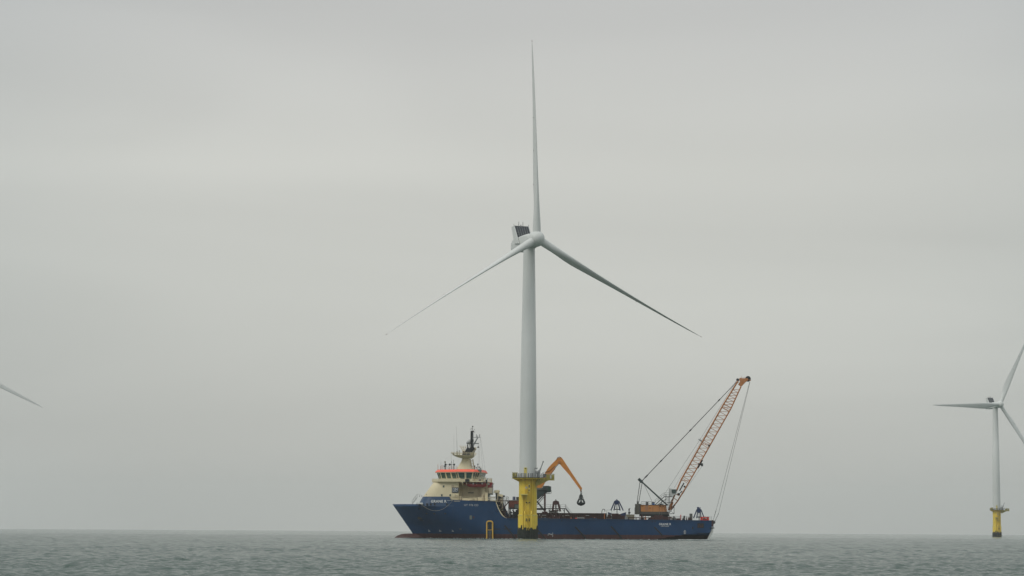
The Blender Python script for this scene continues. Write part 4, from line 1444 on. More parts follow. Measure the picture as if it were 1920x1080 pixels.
# ---- access stair tower (dark brown frame)
st = MB()
for px in (938, 947.3, 953.6):
    st.bar(S(px, 972, 2), S(px, 938.5, 2), 0.13)
    st.bar(S(px, 972, 6), S(px, 938.5, 6), 0.13)
for py in (938.8, 958.2):
    for yy in (2, 6):
        st.bar(S(933.5, py, yy), S(953.6, py, yy), 0.2 if py < 950 else 0.14)
st.bar(S(949, 938.6, 2), S(953.4, 942, 2), 0.2)
st.bar(S(953.4, 941.5, 2), S(941, 956, 2), 0.26)
st.bar(S(941, 957, 2), S(952, 971, 2), 0.26)
stt = st.build('stair_tower', 'brown', SHIP)
m = MB()
m.railing([S(935, 938.4, 2), S(950, 938.4, 2)], 1.0, 0.035, 1.2, 3)
for dz in (0.5, 1.0):
    m.path([S(949, 938, 2) + Vector((0, 0, dz)), S(953, 934, 2) + Vector((0, 0, dz * 0.4)), S(954.5, 940, 2)], 0.035)
    m.path([S(953.0, 940.5, 2) + Vector((-.3, 0, dz)), S(941, 954.5, 2) + Vector((-.3, 0, dz))], 0.03)
    m.path([S(941.5, 956, 2) + Vector((.3, 0, dz)), S(952, 969.5, 2) + Vector((.3, 0, dz))], 0.03)
for k in range(7):
    p = S(953, 941, 2).lerp(S(941, 955, 2), k / 6)
    m.tube(p, p + Vector((-.3, 0, 1)), 0.025)
    p = S(941.5, 956.5, 2).lerp(S(952, 970, 2), k / 6)
    m.tube(p, p + Vector((.3, 0, 1)), 0.025)
m.build('stair_railing', 'darksteel', stt)

# ---- side landing: ochre hoop with ladder on the hull
pts = [S(912.7, 1013, -0.55), S(912.7, 981, -0.55), S(913.2, 979, -0.55), S(914.6, 977.7, -0.55), S(916.5, 977.3, -0.55), S(919.5, 977.3, -0.55), S(921.8, 977.7, -0.55), S(923.3, 979, -0.55), S(923.8, 981, -0.55), S(923.8, 1013, -0.55)]
hoop = MB().path(pts, 0.2, 12)
for p in pts[1:-1]: hoop.sphere(p, 0.2, 12)
for py in (984, 1000):
    for px in (912.7, 923.8): hoop.tube(S(px, py, -0.55), S(px, py, 0.1), 0.12)
hoop = hoop.build('boat_landing', 'fender', SHIP, smooth=45)
MB().bar(S(912.7, 993.6, -0.5), S(923.8, 993.6, -0.5), 0.14).build('cross_bar', 'fender', hoop)
m = MB()
for px in (916.7, 920.4): m.bar(S(px, 1012, -0.3), S(px, 994, -0.3), 0.07)
for k in range(9): m.bar(S(916.7, 995 + k * 1.9, -0.3), S(920.4, 995 + k * 1.9, -0.3), 0.05)
for px in (915.3, 921.8): m.bar(S(px, 994, -0.3), S(px, 983, -0.3), 0.05)
m.build('landing_ladder', 'steel', hoop)
a, b = S(914.2, 993, 0), S(922.2, 980.5, 0)
MB().box(a.x, b.x, -0.05, 0.1, a.z, b.z).build('landing_recess', 'logo', hoop)

# ---- cargo rail, walkway, deck fittings aft of the stair
a, b = S(941, 976, 2.6), S(1151, 962.6, 2.6)
zc0, zc1 = Z_MAIN - 0.9, SZ(1080, 962.8, 2.6)
cr = MB().box(SX(1003, 970, 2.6), SX(1137, 970, 2.6), 2.6, 2.9, zc0, zc1).build('cargo_rail', 'brown', SHIP)
MB().box(SX(1003, 970, 17), SX(1137, 970, 17), 17.1, 17.4, zc0, zc1).build('cargo_rail', 'brown', SHIP)
m = MB()
for k in range(34):
    x = SX(1006 + k * 3.85, 970, 2.6)
    m.box(x - 0.05, x + 0.05, 2.42, 2.62, zc0, zc1 - 0.05)
m.box(SX(1003, 970, 2.6), SX(1137, 970, 2.6), 2.3, 3.0, zc1 - 0.02, zc1 + 0.12)
m.build('rail_stiffener', 'maroon', cr)
q = MB()
for px, py, w in ((1020, 966, 1.2), (1063.5, 966.3, 1.2), (1101.5, 966.5, 1.0)):
    p = S(px, py, 2.4)
    q.box(p.x - w / 2, p.x + w / 2, 2.3, 2.45, p.z - 0.05, p.z + 0.05)
for px, py in ((1011.7, 965.5), (1039.5, 967), (1055.5, 967.2), (1146, 966), (1107, 972)):
    p = S(px, py, 2.3)
    q.box(p.x - 0.09, p.x + 0.09, 2.2, 2.45, p.z - 0.12, p.z + 0.12)
q.build('rail_marking', 'offwhite', cr)
wk = MB()
zwk = SZ(1040, 952.7, 6)
x0, x1 = SX(1004, 953, 6), SX(1060, 953, 6)
wk.box(x0, x1, 5.6, 7.0, zwk - 0.22, zwk)
for px in (1029.5, 1045.5, 1058):
    x = SX(px, 955, 6)
    wk.bar((x, 6.2, zc0), (x, 6.2, zwk - 0.2), 0.22)
    s_ = -1 if px > 1050 else 1
    wk.bar((x, 6.2, zwk - 0.95), (x + s_ * 0.55, 6.2, zwk - 0.25), 0.12)
wk.bar((x1, 5.8, zwk - 0.1), (SX(1068.5, 963, 6), 5.8, SZ(1068.5, 963.5, 6)), 0.25)
wk.bar((x1, 6.8, zwk - 0.1), (SX(1068.5, 963, 6), 6.8, SZ(1068.5, 963.5, 6)), 0.25)
wkk = wk.build('walkway', 'darksteel', SHIP)
m = MB()
m.railing([(x0, 5.7, zwk), (x1, 5.7, zwk)], 1.0, 0.035, 1.35, 2)
m.railing([(x0, 6.9, zwk), (x1, 6.9, zwk)], 1.0, 0.035, 1.35, 2)
e_ = S(1074.5, 963, 5.7)
for dz in (1.0, 0.66, 0.33):
    m.tube((x1, 5.7, zwk + dz), (e_.x - (1 - dz) * 0.9, 5.7, e_.z - 0.1), 0.03)
for k in range(5):
    t = k / 4
    p = Vector((x1, 5.7, zwk)).lerp(Vector((SX(1068.5, 963, 6), 5.7, e_.z - 0.1)), t)
    m.tube(p, p + Vector((0.2, 0, 1.0 * (1 - t) + 0.2)), 0.025)
m.build('walkway_railing', 'steel', wkk)
MB().box(SX(1030.5, 960, 7), SX(1044, 960, 7), 7.2, 7.6, SZ(1035, 963, 7), SZ(1035, 957.2, 7)).build('deck_panel', 'offwhite', SHIP)
a = S(1133.3, 974, 2.2)
MB().box(a.x - 0.1, a.x + 0.12, 2.05, 2.3, a.z, SZ(1133.3, 963, 2.2)).build('orange_post', 'orangepost', SHIP)
# pipe line and stanchions aft
m = MB()
m.bar(S(1160, 970.4, 2.5), S(1222, 970.6, 2.5), 0.22, 0.22)
m.build('deck_pipe', 'brown', SHIP)
for px, w, t, mt in ((1203.3, 3.0, 964.8, 'maroon'), (1276.3, 1.6, 965.3, 'redbright'), (1282.8, 2.8, 967, 'darksteel'), (1272, 9, 972.0, 'maroon'), (1292, 4, 970, 'brown')):
    a, b = S(px - w / 2, 976, 3), S(px + w / 2, t, 3)
    MB().box(a.x, b.x, 3, 3.6, zc0, b.z).build('deck_post', mt, SHIP)
m = MB()
zk_ = SZ(1290, 975, 1.0)
m.railing([(SX(1180, 974, 18), 18, zk_), (SX(1334, 974, 18), 18, zk_)], 1.15, 0.04, 1.9, 3)
m.railing([(SX(1254, 974, 1), 1, zk_), (SX(1298, 974, 1), 1, zk_)], 1.0, 0.03, 1.8, 2)
m.railing([(SX(1137.5, 970, 3), 3, zc0), (SX(1147, 970, 3), 3, zc0)], SZ(1140, 956.2, 3) - zc0, 0.045, 1.0, 3)
m.build('deck_railing', 'steel', SHIP)
m = MB()
for px, py, w, h in ((1152, 968, 2.2, 1.6), (1156, 971, 3, .9), (1160, 968.5, 1.2, 1.4), (1166, 970, 1.6, 1.0), (1143, 969, 1.3, 1.3), (1137, 971, 1.1, .8)):
    p = S(px, py, 3.2)
    MB().box(p.x - w / 2, p.x + w / 2, 3.2, 4.6, zc0, p.z + h / 2).build('deck_machinery', 'brown' if px % 2 else 'maroon', SHIP)
m = MB()
p = S(1128.5, 963, 5)
m.path([(p.x, 5, zc0), (p.x, 5, p.z + 0.7), (p.x + 0.25, 5, p.z + 1.25), (p.x + 0.8, 5, p.z + 1.25), (p.x + 0.9, 5, p.z + 0.6)], 0.09)
m.build('goose_neck_vent', 'darksteel', SHIP)
# clutter forward of the tower
for px, py, w, h, mt in ((957, 971, 1.4, .8, 'brown'), (962, 969, 1.2, 1.4, 'darksteel'), (967, 966.5, 1.6, 2.2, 'black'), (972, 965, 1.6, 2.8, 'black'), (955.5, 967, .4, 1.4, 'steel'), (976, 963, 2, 3.4, 'darksteel')):
    p = S(px, py, 4)
    MB().box(p.x - w / 2, p.x + w / 2, 4, 6, zc0, p.z + h / 2).build('deck_machinery', mt, SHIP)
m = MB()
for px, py in ((957.5, 960), (959.5, 961), (963, 959), (962, 956.5), (956, 962)):
    p = S(px, py, 4)
    m.tube((p.x, 4, zc0), (p.x, 4, p.z), 0.09)
    m.box(p.x - 0.22, p.x + 0.2, 3.9, 4.3, p.z - 0.2, p.z + 0.18)
m.build('valve_stand', 'darksteel', SHIP)
# small gear along the deck: bollards, valves, hose ends, lashing points
rc_ = random.Random(21)
for k in range(46):
    px = rc_.uniform(1136, 1300) if k % 3 else rc_.uniform(1006, 1136)
    yy = rc_.uniform(1.2, 4.5) if px > 1140 else rc_.uniform(0.6, 2.0)
    zt_ = zc0 + rc_.uniform(1.0, 1.9) if px > 1140 else zc0 + rc_.uniform(0.9, 1.5)
    x = SX(px, 972, yy)
    w = rc_.uniform(0.12, 0.5)
    m = MB().box(x - w, x + w, yy, yy + 0.5, zc0, zt_ - 0.35)
    if k % 2: m.tube((x, yy + 0.25, zt_ - 0.35), (x, yy + 0.25, zt_ + 0.2), 0.09)
    else: m.box(x - w * 0.5, x + w * 0.4, yy - 0.05, yy + 0.3, zt_ - 0.35, zt_)
    m.build('deck_fitting', ('brown', 'maroon', 'darksteel', 'khaki', 'steel', 'brown', 'orangepost', 'darksteel')[k % 8], SHIP)
# chain of the bow line
GR = None
rp = thing('mooring_rope', 'thin pale mooring rope hanging in a bight along the dark blue bow', 'rope', S(790, 945, 0))
pts = []
for k in range(17):
    t = k / 16
    px = 789 + 60 * t
    py = (945 - 7 * t) + 16.5 * 4 * t * (1 - t) * (0.92 + 0.16 * t) * 0.98
    y = min(side_y(px, max(py, 946)), 0.5) - 0.25 if k not in (0, 16) else -0.1
    pts.append(S(px, py, min(y, -0.15)))
tag(rp)
MB().path(pts, 0.045, 6).build('rope_strand', 'rope', rp)

# ------------------------------------------------------------------ things aboard
def base_of(px, py, y, z=None):
    p = S(px, py, y)
    return (p.x, y, zc0 + 0.12 if z is None else z)

# rescue boat hanging in its davit
yb = 1.4
rbt = thing('rescue_boat', 'small dark red rescue boat hung under the bridge wing', 'boat', tuple(S(890, 913, yb)))
prof = [(868.8, 904.2), (874, 904.6), (884, 906), (900, 906.2), (912, 905.0), (912, 908.5), (906, 913.3), (882, 913.8), (875, 910.5)]
xs_ = np.linspace(0, 1, 9)
rings = []
for k, t in enumerate(xs_):
    px = 869 + (911.5 - 869) * t
    topz = SZ(px, np.interp(px, [869, 880, 900, 912], [904.6, 906.2, 906.8, 905.2]), yb)
    botz = SZ(px, np.interp(px, [869, 874, 881, 905, 912], [905.5, 910, 913.6, 913.8, 912]), yb)
    w = [0.12, 0.65, 0.95, 1.05, 1.1, 1.1, 1.1, 1.05, 0.95][k]
    x = SX(px, 908, yb)
    rings.append([(x, yb - w, topz), (x, yb - w * 0.92, topz * 0.4 + botz * 0.6), (x, yb - w * 0.45, botz), (x, yb + w * 0.45, botz), (x, yb + w * 0.92, topz * 0.4 + botz * 0.6), (x, yb + w, topz)])
bh = MB().loft(rings).build('boat_hull', 'red', rbt, smooth=40)
m = MB()
for s in (-1, 1):
    m.path([(r_[0][0], yb + s * (abs(r_[0][1] - yb) + 0.08), r_[0][2] + 0.02) for r_ in rings], 0.16, 8)
m.build('fender_collar', 'maroon', bh)
p = S(877, 904, yb)
MB().box(p.x - 0.6, p.x + 0.5, yb - 0.5, yb + 0.5, p.z - 0.2, p.z + 0.25).build('foredeck_cover', 'redbright', rbt)
p = S(896.5, 903, yb)
MB().box(p.x - 0.35, p.x + 0.45, yb - 0.5, yb + 0.5, p.z - 0.5, p.z + 0.3).build('engine_cover', 'redbright', rbt)
p = S(900, 901.5, yb)
MB().box(p.x - 0.35, p.x + 0.25, yb - 0.4, yb + 0.4, p.z - 0.4, p.z + 0.45).build('console', 'navy', rbt)
c = S(895, 902.8, yb - 0.6)
m = MB()
m.path([(c.x + 0.45 * math.cos(math.pi * k / 8), c.y, c.z - 0.15 + 0.45 * math.sin(math.pi * k / 8)) for k in range(9)], 0.09)
m.build('roll_bar', 'offwhite', rbt)
p = S(912.5, 902, yb)
m = MB().box(p.x - 0.25, p.x + 0.2, yb - 0.3, yb + 0.3, p.z - 0.7, p.z + 0.35)
m.tube((p.x, yb, p.z), (p.x + 0.3, yb, p.z + 0.8), 0.08)
m.build('outboard_engine', 'darksteel', rbt)
for px in (887.2, 904):
    p = S(px, 906.5, yb - 1.2)
    MB().box(p.x - 0.13, p.x + 0.13, yb - 1.32, yb - 1.1, p.z - 0.25, p.z + 0.25).build('fender_strap', 'offwhite', bh)
# red raft locker behind the boat
lk = thing('raft_locker', 'dark red box with open side shelf, right behind the rescue boat', 'locker', tuple(S(919, 914, 2)))
a, b = S(914.5, 914.2, 2), S(923.2, 904.6, 2)
m = MB().box(a.x, b.x, 2, 3.2, a.z, a.z + 0.95)
m.box(a.x, b.x, 2, 3.2, b.z - 0.4, b.z)
m.box(b.x - 0.15, b.x, 2, 3.2, a.z, b.z)
m.box(a.x, b.x, 3.1, 3.25, a.z, b.z)
m.build('locker_body', 'red', lk)
MB().box(a.x, a.x + 0.5, 1.9, 2.1, b.z - 0.65, b.z - 0.2).build('locker_label', 'offwhite', lk)

# containers and drums forward of the tower
def crate(px0, px1, py0, py1, y0, y1, name, label, mt, frame, cat='container', zbase=None):
    a_, b_ = S(px0, py1, y0), S(px1, py0, y0)
    th = thing(name, label, cat, ((a_.x + b_.x) / 2, (y0 + y1) / 2, a_.z))
    m_ = MB().box(a_.x, b_.x, y0, y1, a_.z, b_.z)
    m_.build('box_body', mt, th)
    f_ = MB()
    for x in (a_.x, b_.x):
        for y in (y0, y1): f_.bar((x, y, a_.z), (x, y, b_.z), 0.2)
    for z in (a_.z + 0.1, b_.z - 0.1):
        for y in (y0, y1): f_.bar((a_.x, y, z), (b_.x, y, z), 0.18, 0.22)
    f_.build('corner_frame', frame, th)
    r_ = MB()
    k = max(3, int((b_.x - a_.x) / 0.5))
    for i in range(1, k):
        x = a_.x + (b_.x - a_.x) * i / k
        r_.box(x - 0.06, x + 0.06, y0 - 0.06, y0 + 0.02, a_.z + 0.2, b_.z - 0.2)
    r_.build('corrugation', mt, th)
    return th
c1 = crate(954.2, 974, 938, 952.6, 5, 8, 'rusty_container', 'rusty red container with dark corner frame, left of the yellow tower base', 'rustbox', 'brown')
crate(965, 976, 945, 954, 3.6, 6.2, 'grey_green_box', 'grey green steel box in front of the rusty red container', 'greybox', 'teal', 'box')
crate(968.5, 976, 931.8, 937.7, 5.2, 7, 'grey_crate', 'dark grey crate on top of the rusty red container beside the tower', 'counter', 'darksteel', 'crate')
p = S(963.8, 937.6, 6)
dm = thing('blue_drum', 'blue grey drum standing on top of the rusty red container', 'drum', tuple(p))
MB().lathe([(0.40, 0), (0.42, 0.1), (0.42, 0.9), (0.40, 0.98)], 18, p).build('drum_body', 'bluegrey', dm, smooth=40)
m = MB()
for z in (0.02, 0.32, 0.64, 0.93): m.lathe([(0.42, z), (0.45, z + 0.01), (0.45, z + 0.04), (0.42, z + 0.05)], 18, p)
m.build('drum_hoop', 'navy', dm)
# support legs of the red container
m = MB()
for px in (955.2, 973):
    for yy in (5.2, 7.8):
        a_ = S(px, 952.6, 5)
        m.bar((a_.x, yy, zc0), (a_.x, yy, a_.z), 0.2)
m.bar(S(954, 953.8, 5), S(974, 953.8, 5), 0.3, 0.4)
m.build('container_stand', 'darksteel', SHIP)

# ---- grab crane (hydraulic, orange)
yg = 9.0
gc = thing('grab_crane', 'orange hydraulic knuckle crane on dark legs behind the yellow tower base', 'crane', base_of(1003, 960, yg))
m = MB()
for px in (985, 1021.6):
    for yy in (6.2, 11.8):
        m.bar(S(px, 961, yy), S(px, 925, yy), 0.5, 0.5)
        m.box(SX(px, 961, yy) - 0.75, SX(px, 961, yy) + 0.75, yy - 0.7, yy + 0.7, SZ(px, 963, yy) - 1.5, SZ(px, 959.2, yy))
lg_ = m.build('pedestal_leg', 'maroon', gc)
m = MB()
for yy in (6.2, 11.8):
    m.bar(S(1004, 945, yy), S(1020, 928, yy), 0.30, 0.25)
    m.bar(S(1007, 947, yy), S(1021, 931, yy), 0.16, 0.2)
    m.bar(S(1005, 938, yy), S(1020.5, 957, yy), 0.42, 0.3)
    m.bar(S(985, 940, yy), S(1004, 955, yy), 0.42, 0.3)
    m.bar(S(985, 955.2, yy), S(1024, 955.0, yy), 0.36, 0.4)
m.build('cross_brace', 'darksteel', lg_)
m = MB()
m.lathe([(1.2, SZ(1001, 935, yg)), (1.2, SZ(1001, 930, yg)), (1.9, SZ(1001, 925, yg)), (2.0, SZ(1001, 921, yg))], 24, (SX(1001, 930, yg), yg, 0))
m.prism([XZ(1001, 933, yg - 1.5), XZ(1007, 936.5, yg - 1.5), XZ(1012, 931.5, yg - 1.5), XZ(1020, 925.5, yg - 1.5), XZ(1027, 922, yg - 1.5), XZ(1027, 918, yg - 1.5), XZ(1000, 918, yg - 1.5)], yg - 1.6, yg + 1.6)
m.build('slew_column', 'teal', gc)
m = MB()
m.prism([XZ(990, 918, yg - 2), XZ(1025.5, 918, yg - 2), XZ(1025.5, 914.8, yg - 2), XZ(990, 914.6, yg - 2)], yg - 2.0, yg + 2.0)
m.build('machine_deck', 'greybox', gc)
m = MB()
m.prism([XZ(1016.5, 915, yg - 2.5), XZ(1019, 911.3, yg - 2.5), XZ(1028, 910.8, yg - 2.5), XZ(1032.6, 912.2, yg - 2.5), XZ(1032.2, 922, yg - 2.5), XZ(1028.5, 923.5, yg - 2.5), XZ(1025, 918, yg - 2.5)], yg - 2.6, yg - 0.9)
cb = m.build('operator_cab', 'teal', gc)
m = MB()
a_, b_ = S(1027.0, 919.5, yg - 2.6), S(1030.8, 913, yg - 2.6)
m.box(a_.x, b_.x, yg - 2.66, yg - 2.5, a_.z, b_.z)
m.build('cab_window', 'glass', cb)
m = MB()
m.box(SX(1022, 925.5, yg), SX(1033.5, 925.5, yg), yg - 2.6, yg - 0.5, SZ(1028, 926, yg), SZ(1028, 925.2, yg))
m.railing([(SX(1029, 925, yg - 2.6), yg - 2.6, SZ(1028, 925.2, yg)), (SX(1033.4, 925, yg - 2.6), yg - 2.6, SZ(1028, 925.2, yg)), (SX(1033.4, 925, yg - 1), yg - 0.6, SZ(1028, 925.2, yg))], 1.0, 0.035, 0.7, 2)
m.build('cab_platform', 'darksteel', gc)
# boom and stick as tapered box beams
bm_ = MB().prism([XZ(1003, 917, yg), XZ(1008, 909.5, yg), XZ(1022, 888, yg), XZ(1027, 879, yg), XZ(1033, 872, yg), XZ(1044.2, 861.0, yg), XZ(1048.5, 866.5, yg), XZ(1045.5, 872.5, yg), XZ(1038.5, 879.5, yg), XZ(1033.5, 887, yg), XZ(1028, 893.5, yg), XZ(1018, 911.5, yg), XZ(1013, 918, yg)], yg - 0.75, yg + 0.75)
boom = bm_.build('boom', 'orange', gc)
m = MB()
for yy in (yg - 0.95, yg + 0.95):
    m.tube(S(1031, 890, yy), S(1040.5, 877.5, yy), 0.24, 0.24, 12)
m.build('cylinder_barrel', 'boom', boom, smooth=40)
m = MB()
for yy in (yg - 0.95, yg + 0.95):
    m.tube(S(1040.5, 877.5, yy), S(1047.5, 869.5, yy), 0.13, 0.13, 10)
m.build('cylinder_rod', 'steel', boom, smooth=40)
m = MB()
m.path([S(1021.5, 885.5, yg - 0.8), S(1029, 884, yg - 0.9), S(1034, 880, yg - .9), S(1041, 874, yg - .85)], 0.07)
m.path([S(1043, 863, yg - 0.8), S(1045, 858, yg - 0.8), S(1048.5, 856.6, yg - 0.8), S(1052, 857.5, yg - 0.8)], 0.06)
m.build('hydraulic_hose', 'black', boom)
MB().box(SX(1018, 892, yg), SX(1024.5, 892, yg), yg - 0.9, yg + 0.9, SZ(1020, 895, yg), SZ(1020, 888.5, yg)).build('cylinder_bracket', 'darksteel', boom)
m = MB()
p0, p1 = S(1010.5, 908.5, yg - 0.78), S(1015.5, 901.5, yg - 0.78)
for k in range(4):
    m.bar(p0.lerp(p1, k / 4), p0.lerp(p1, k / 4 + 0.16), 0.45, 0.05)
m.build('boom_marking', 'black', boom)
stk = MB().prism([XZ(1044.5, 859.6, yg), XZ(1047.0, 858.2, yg), XZ(1052.2, 857.4, yg), XZ(1054.2, 859.5, yg), XZ(1072, 886.5, yg), XZ(1090.8, 914.5, yg), XZ(1091.2, 917.5, yg), XZ(1087.8, 918, yg), XZ(1068, 891, yg), XZ(1050.5, 871.2, yg), XZ(1045.5, 868.5, yg)], yg - 0.6, yg + 0.6)
stick = stk.build('stick', 'orange', gc)
c = S(1049, 866.5, yg)
MB().tube((c.x, yg - 0.95, c.z), (c.x, yg + 0.95, c.z), 0.36, 0.36, 16).build('knee_pin', 'boom', stick)
m = MB()
p0, p1 = S(1059, 874.5, yg - 0.62), S(1064.5, 883, yg - 0.62)
for k in range(5): m.bar(p0.lerp(p1, k / 5), p0.lerp(p1, k / 5 + 0.12), 0.2, 0.05)
m.build('stick_marking', 'boom', stick)
m = MB()
m.bar(S(1089.2, 917.5, yg), S(1089.0, 921.0, yg), 0.42, 0.5)
m.build('link_plate', 'boom', stick)

# ---- orange peel grab hanging from the stick
gp = thing('orange_peel_grab', 'dark green pear-shaped orange peel grab hanging from the orange stick', 'grab', tuple(S(1089.3, 921, yg)))
c = S(1089.4, 935, yg)
def gz(py): return SZ(1089.4, py, yg)
m = MB()
m.lathe([(0.16, gz(920)), (0.22, gz(921.5)), (0.14, gz(923)), (0.18, gz(926.5)), (0.36, gz(927.3)), (0.36, gz(928.3)), (0.30, gz(930)), (0.34, gz(934)), (0.55, gz(937))], 14, (c.x, yg, 0))
m.bar((c.x + 0.1, yg, gz(925)), (c.x + 0.55, yg, gz(924)), 0.07)
m.build('grab_head', 'grabgreen', gp, smooth=40)
for k in range(6):
    a = R(60 * k + 90)
    tv_ = Vector((math.cos(a), math.sin(a), 0))
    def tp_(r, py): return Vector((c.x, yg, gz(py))) + tv_ * r
    m = MB()
    m.bar(tp_(0.38, 928), tp_(0.72, 935.8), 0.13, 0.2, side=tuple(Vector((-tv_.y, tv_.x, 0))))
    m.bar(tp_(0.68, 935.5), tp_(1.18, 941.0), 0.2, 0.28, side=tuple(Vector((-tv_.y, tv_.x, 0))))
    m.bar(tp_(0.42, 936), tp_(0.95, 941.5), 0.12, 0.2, side=tuple(Vector((-tv_.y, tv_.x, 0))))
    # curved shell, a spherical gore closed at the bottom
    rings = []
    for j in range(9):
        t = j / 8
        py = 941 + 7.6 * t
        r = [1.18, 1.24, 1.25, 1.22, 1.15, 1.03, 0.84, 0.55, 0.10][j]
        hw = [0.22, 0.30, 0.36, 0.38, 0.36, 0.32, 0.26, 0.16, 0.03][j] * 1.35
        row = []
        for q_ in range(5):
            b_ = a + (q_ / 4 - 0.5) * 2 * min(0.50, hw / max(r, 0.2))
            row.append(Vector((c.x + r * math.cos(b_), yg + r * math.sin(b_), gz(py))))
        inn = [Vector((c.x + (v_.x - c.x) * 0.88, yg + (v_.y - yg) * 0.88, v_.z + 0.04)) for v_ in reversed(row)]
        rings.append(row + inn)
    m.loft(rings)
    m.build('grab_tine', 'grabgreen', gp, smooth=35)

# ---- grabs standing on deck
def clamshell(label, mt, pxc, pxl, pxr, pyt, pyb, y, shells, legw, group, name='clamshell_grab', twin=True, extra=0.75, tall=0.8):
    th = thing(name, label, 'grab', base_of(pxc, pyb, y), group)
    zt, zb_ = SZ(pxc, pyt, y), SZ(pxc, pyb, y)
    cx = SX(pxc, pyt, y)
    xl, xr = SX(pxl, pyb, y), SX(pxr, pyb, y)
    hw = 0.55
    m_ = MB()
    m_.prism([(cx - hw, zt - 0.9), (cx - hw * 0.9, zt - 0.15), (cx - hw * 0.4, zt), (cx + hw * 0.4, zt), (cx + hw * 0.9, zt - 0.15), (cx + hw, zt - 0.9), (cx, zt - 1.4)], y - 0.9, y + 0.9)
    m_.tube((cx, y, zt), (cx, y, zt + 0.35), 0.12)
    m_.build('head_block', mt, th)
    for s_, xe_ in ((-1, xl), (1, xr)):
        for dx, off in ((0.0, 0.0), (0.55, -0.45)) if twin else ((0, 0),):
            for yy in (y - 0.75, y + 0.75):
                a_ = Vector((cx + s_ * (hw - dx * 0.5), yy, zt - 0.25))
                b2 = Vector((xe_ - s_ * dx * 1.6, yy * 0.7 + y * 0.3, zb_ + 0.3))
                MB().bar(a_, b2, legw, 0.24).build('grab_arm', mt, th)
    if shells:
        for s_ in (-1, 1):
            w = (xr - xl) / 2 + extra
            zc_ = zc0 + 0.12
            h_ = max(zb_ - zc_ + 0.5, 0.8) * tall
            xm = (xl + xr) / 2
            n_ = 9
            arc = [(xm + s_ * 0.06, zc_)] + [(xm + s_ * (0.06 + w * math.sin(R(90) * k / n_)), zc_ + h_ * (1 - math.cos(R(90) * k / n_)) ** 1.0) for k in range(1, n_ + 1)] + [(xm + s_ * 0.06, zc_ + h_ * 0.72)]
            MB().prism(arc, y - 1.15, y + 1.15).build('grab_shell', mt, th)
    m_ = MB().bar((cx, y, zt - 0.5), (cx + 0.1, y, zc0 + 0.6), 0.18 if twin else 0.3, 0.3)
    m_.bar((cx - 0.6, y, zb_ + 0.6), (cx + 0.7, y, zb_ + 0.6), 0.25, 0.8)
    m_.build('closing_ropes', 'wire' if twin else mt, th)
    return th
GRP = 'spare grabs standing on the deck'
g1 = clamshell('blue clamshell grab with four spread arms, left of the lattice crane', 'grabblue', 1156.6, 1145.5, 1168.5, 937.8, 959, 5.5, True, 0.26, GRP)
g2 = clamshell('blue grab with straddling arms beside the bright red stand at the stern', 'grabblue', 1310.5, 1300.5, 1320.5, 953.5, 973.5, 5.0, False, 0.26, GRP)
g3 = clamshell('maroon grab with two thick arms in an inverted V, under the hanging grab', 'maroon', 1042.3, 1036, 1050.5, 938.5, 961, 2.0, True, 0.45, GRP, twin=False, extra=0.1, tall=0.6)
# top fitting of the stern grab
m = MB()
p = S(1308.5, 952.5, 5)
m.box(p.x - 0.25, p.x + 0.25, 4.7, 5.3, p.z - 0.3, p.z + 0.3)
m.box(p.x + 0.5, p.x + 0.75, 4.7, 5.3, p.z - 0.3, p.z + 0.2)
m.build('lifting_eye', 'grabblue', g2)

# red stand at the stern
rs_ = thing('red_stand', 'bright red open steel stand beside the stern grab', 'stand', base_of(1321, 975, 3))
a, b = S(1313, 976.5, 3), S(1329.2, 969.2, 3)
m = MB()
for yy in (3, 5):
    m.bar((a.x, yy, b.z - 0.15), (b.x, yy, b.z - 0.15), 0.32, 0.3)
    m.bar((a.x, yy, a.z + 0.2), (b.x, yy, a.z + 0.2), 0.3, 0.3)
    m.bar((a.x + 0.2, yy, a.z), (a.x + 0.2, yy, b.z), 0.36, 0.3)
    m.bar((b.x - 0.25, yy, a.z), (b.x - 0.25, yy, b.z), 0.42, 0.3)
    m.bar((a.x + 0.3, yy, b.z - .2), (a.x + 1.0, yy, a.z), 0.3, 0.3)
    m.bar((b.x - 0.3, yy, b.z - .2), (b.x - 0.8, yy, a.z), 0.25, 0.3)
m.build('stand_frame', 'redbright', rs_)
MB().box(a.x + 0.5, b.x - 0.5, 3.3, 4.8, a.z - 0.5, b.z - 0.4).build('stand_core', 'maroon', rs_)
# grey locker at the stern
th = thing('deck_locker', 'grey steel locker on the aft deck left of the stern grab', 'locker', base_of(1295.5, 974, 3.5))
a, b = S(1292.8, 971, 3.5), S(1298, 963, 3.5)
MB().box(a.x, b.x, 3.5, 4.6, a.z, b.z).build('locker_body', 'greybox', th)
MB().box(a.x + 0.1, b.x - 0.1, 3.62, 4.5, zc0, a.z).build('locker_plinth', 'brown', th)
MB().box(a.x + 0.08, b.x - 0.08, 3.46, 3.52, a.z + 0.08, b.z - 0.1).build('locker_door', 'counter', th)
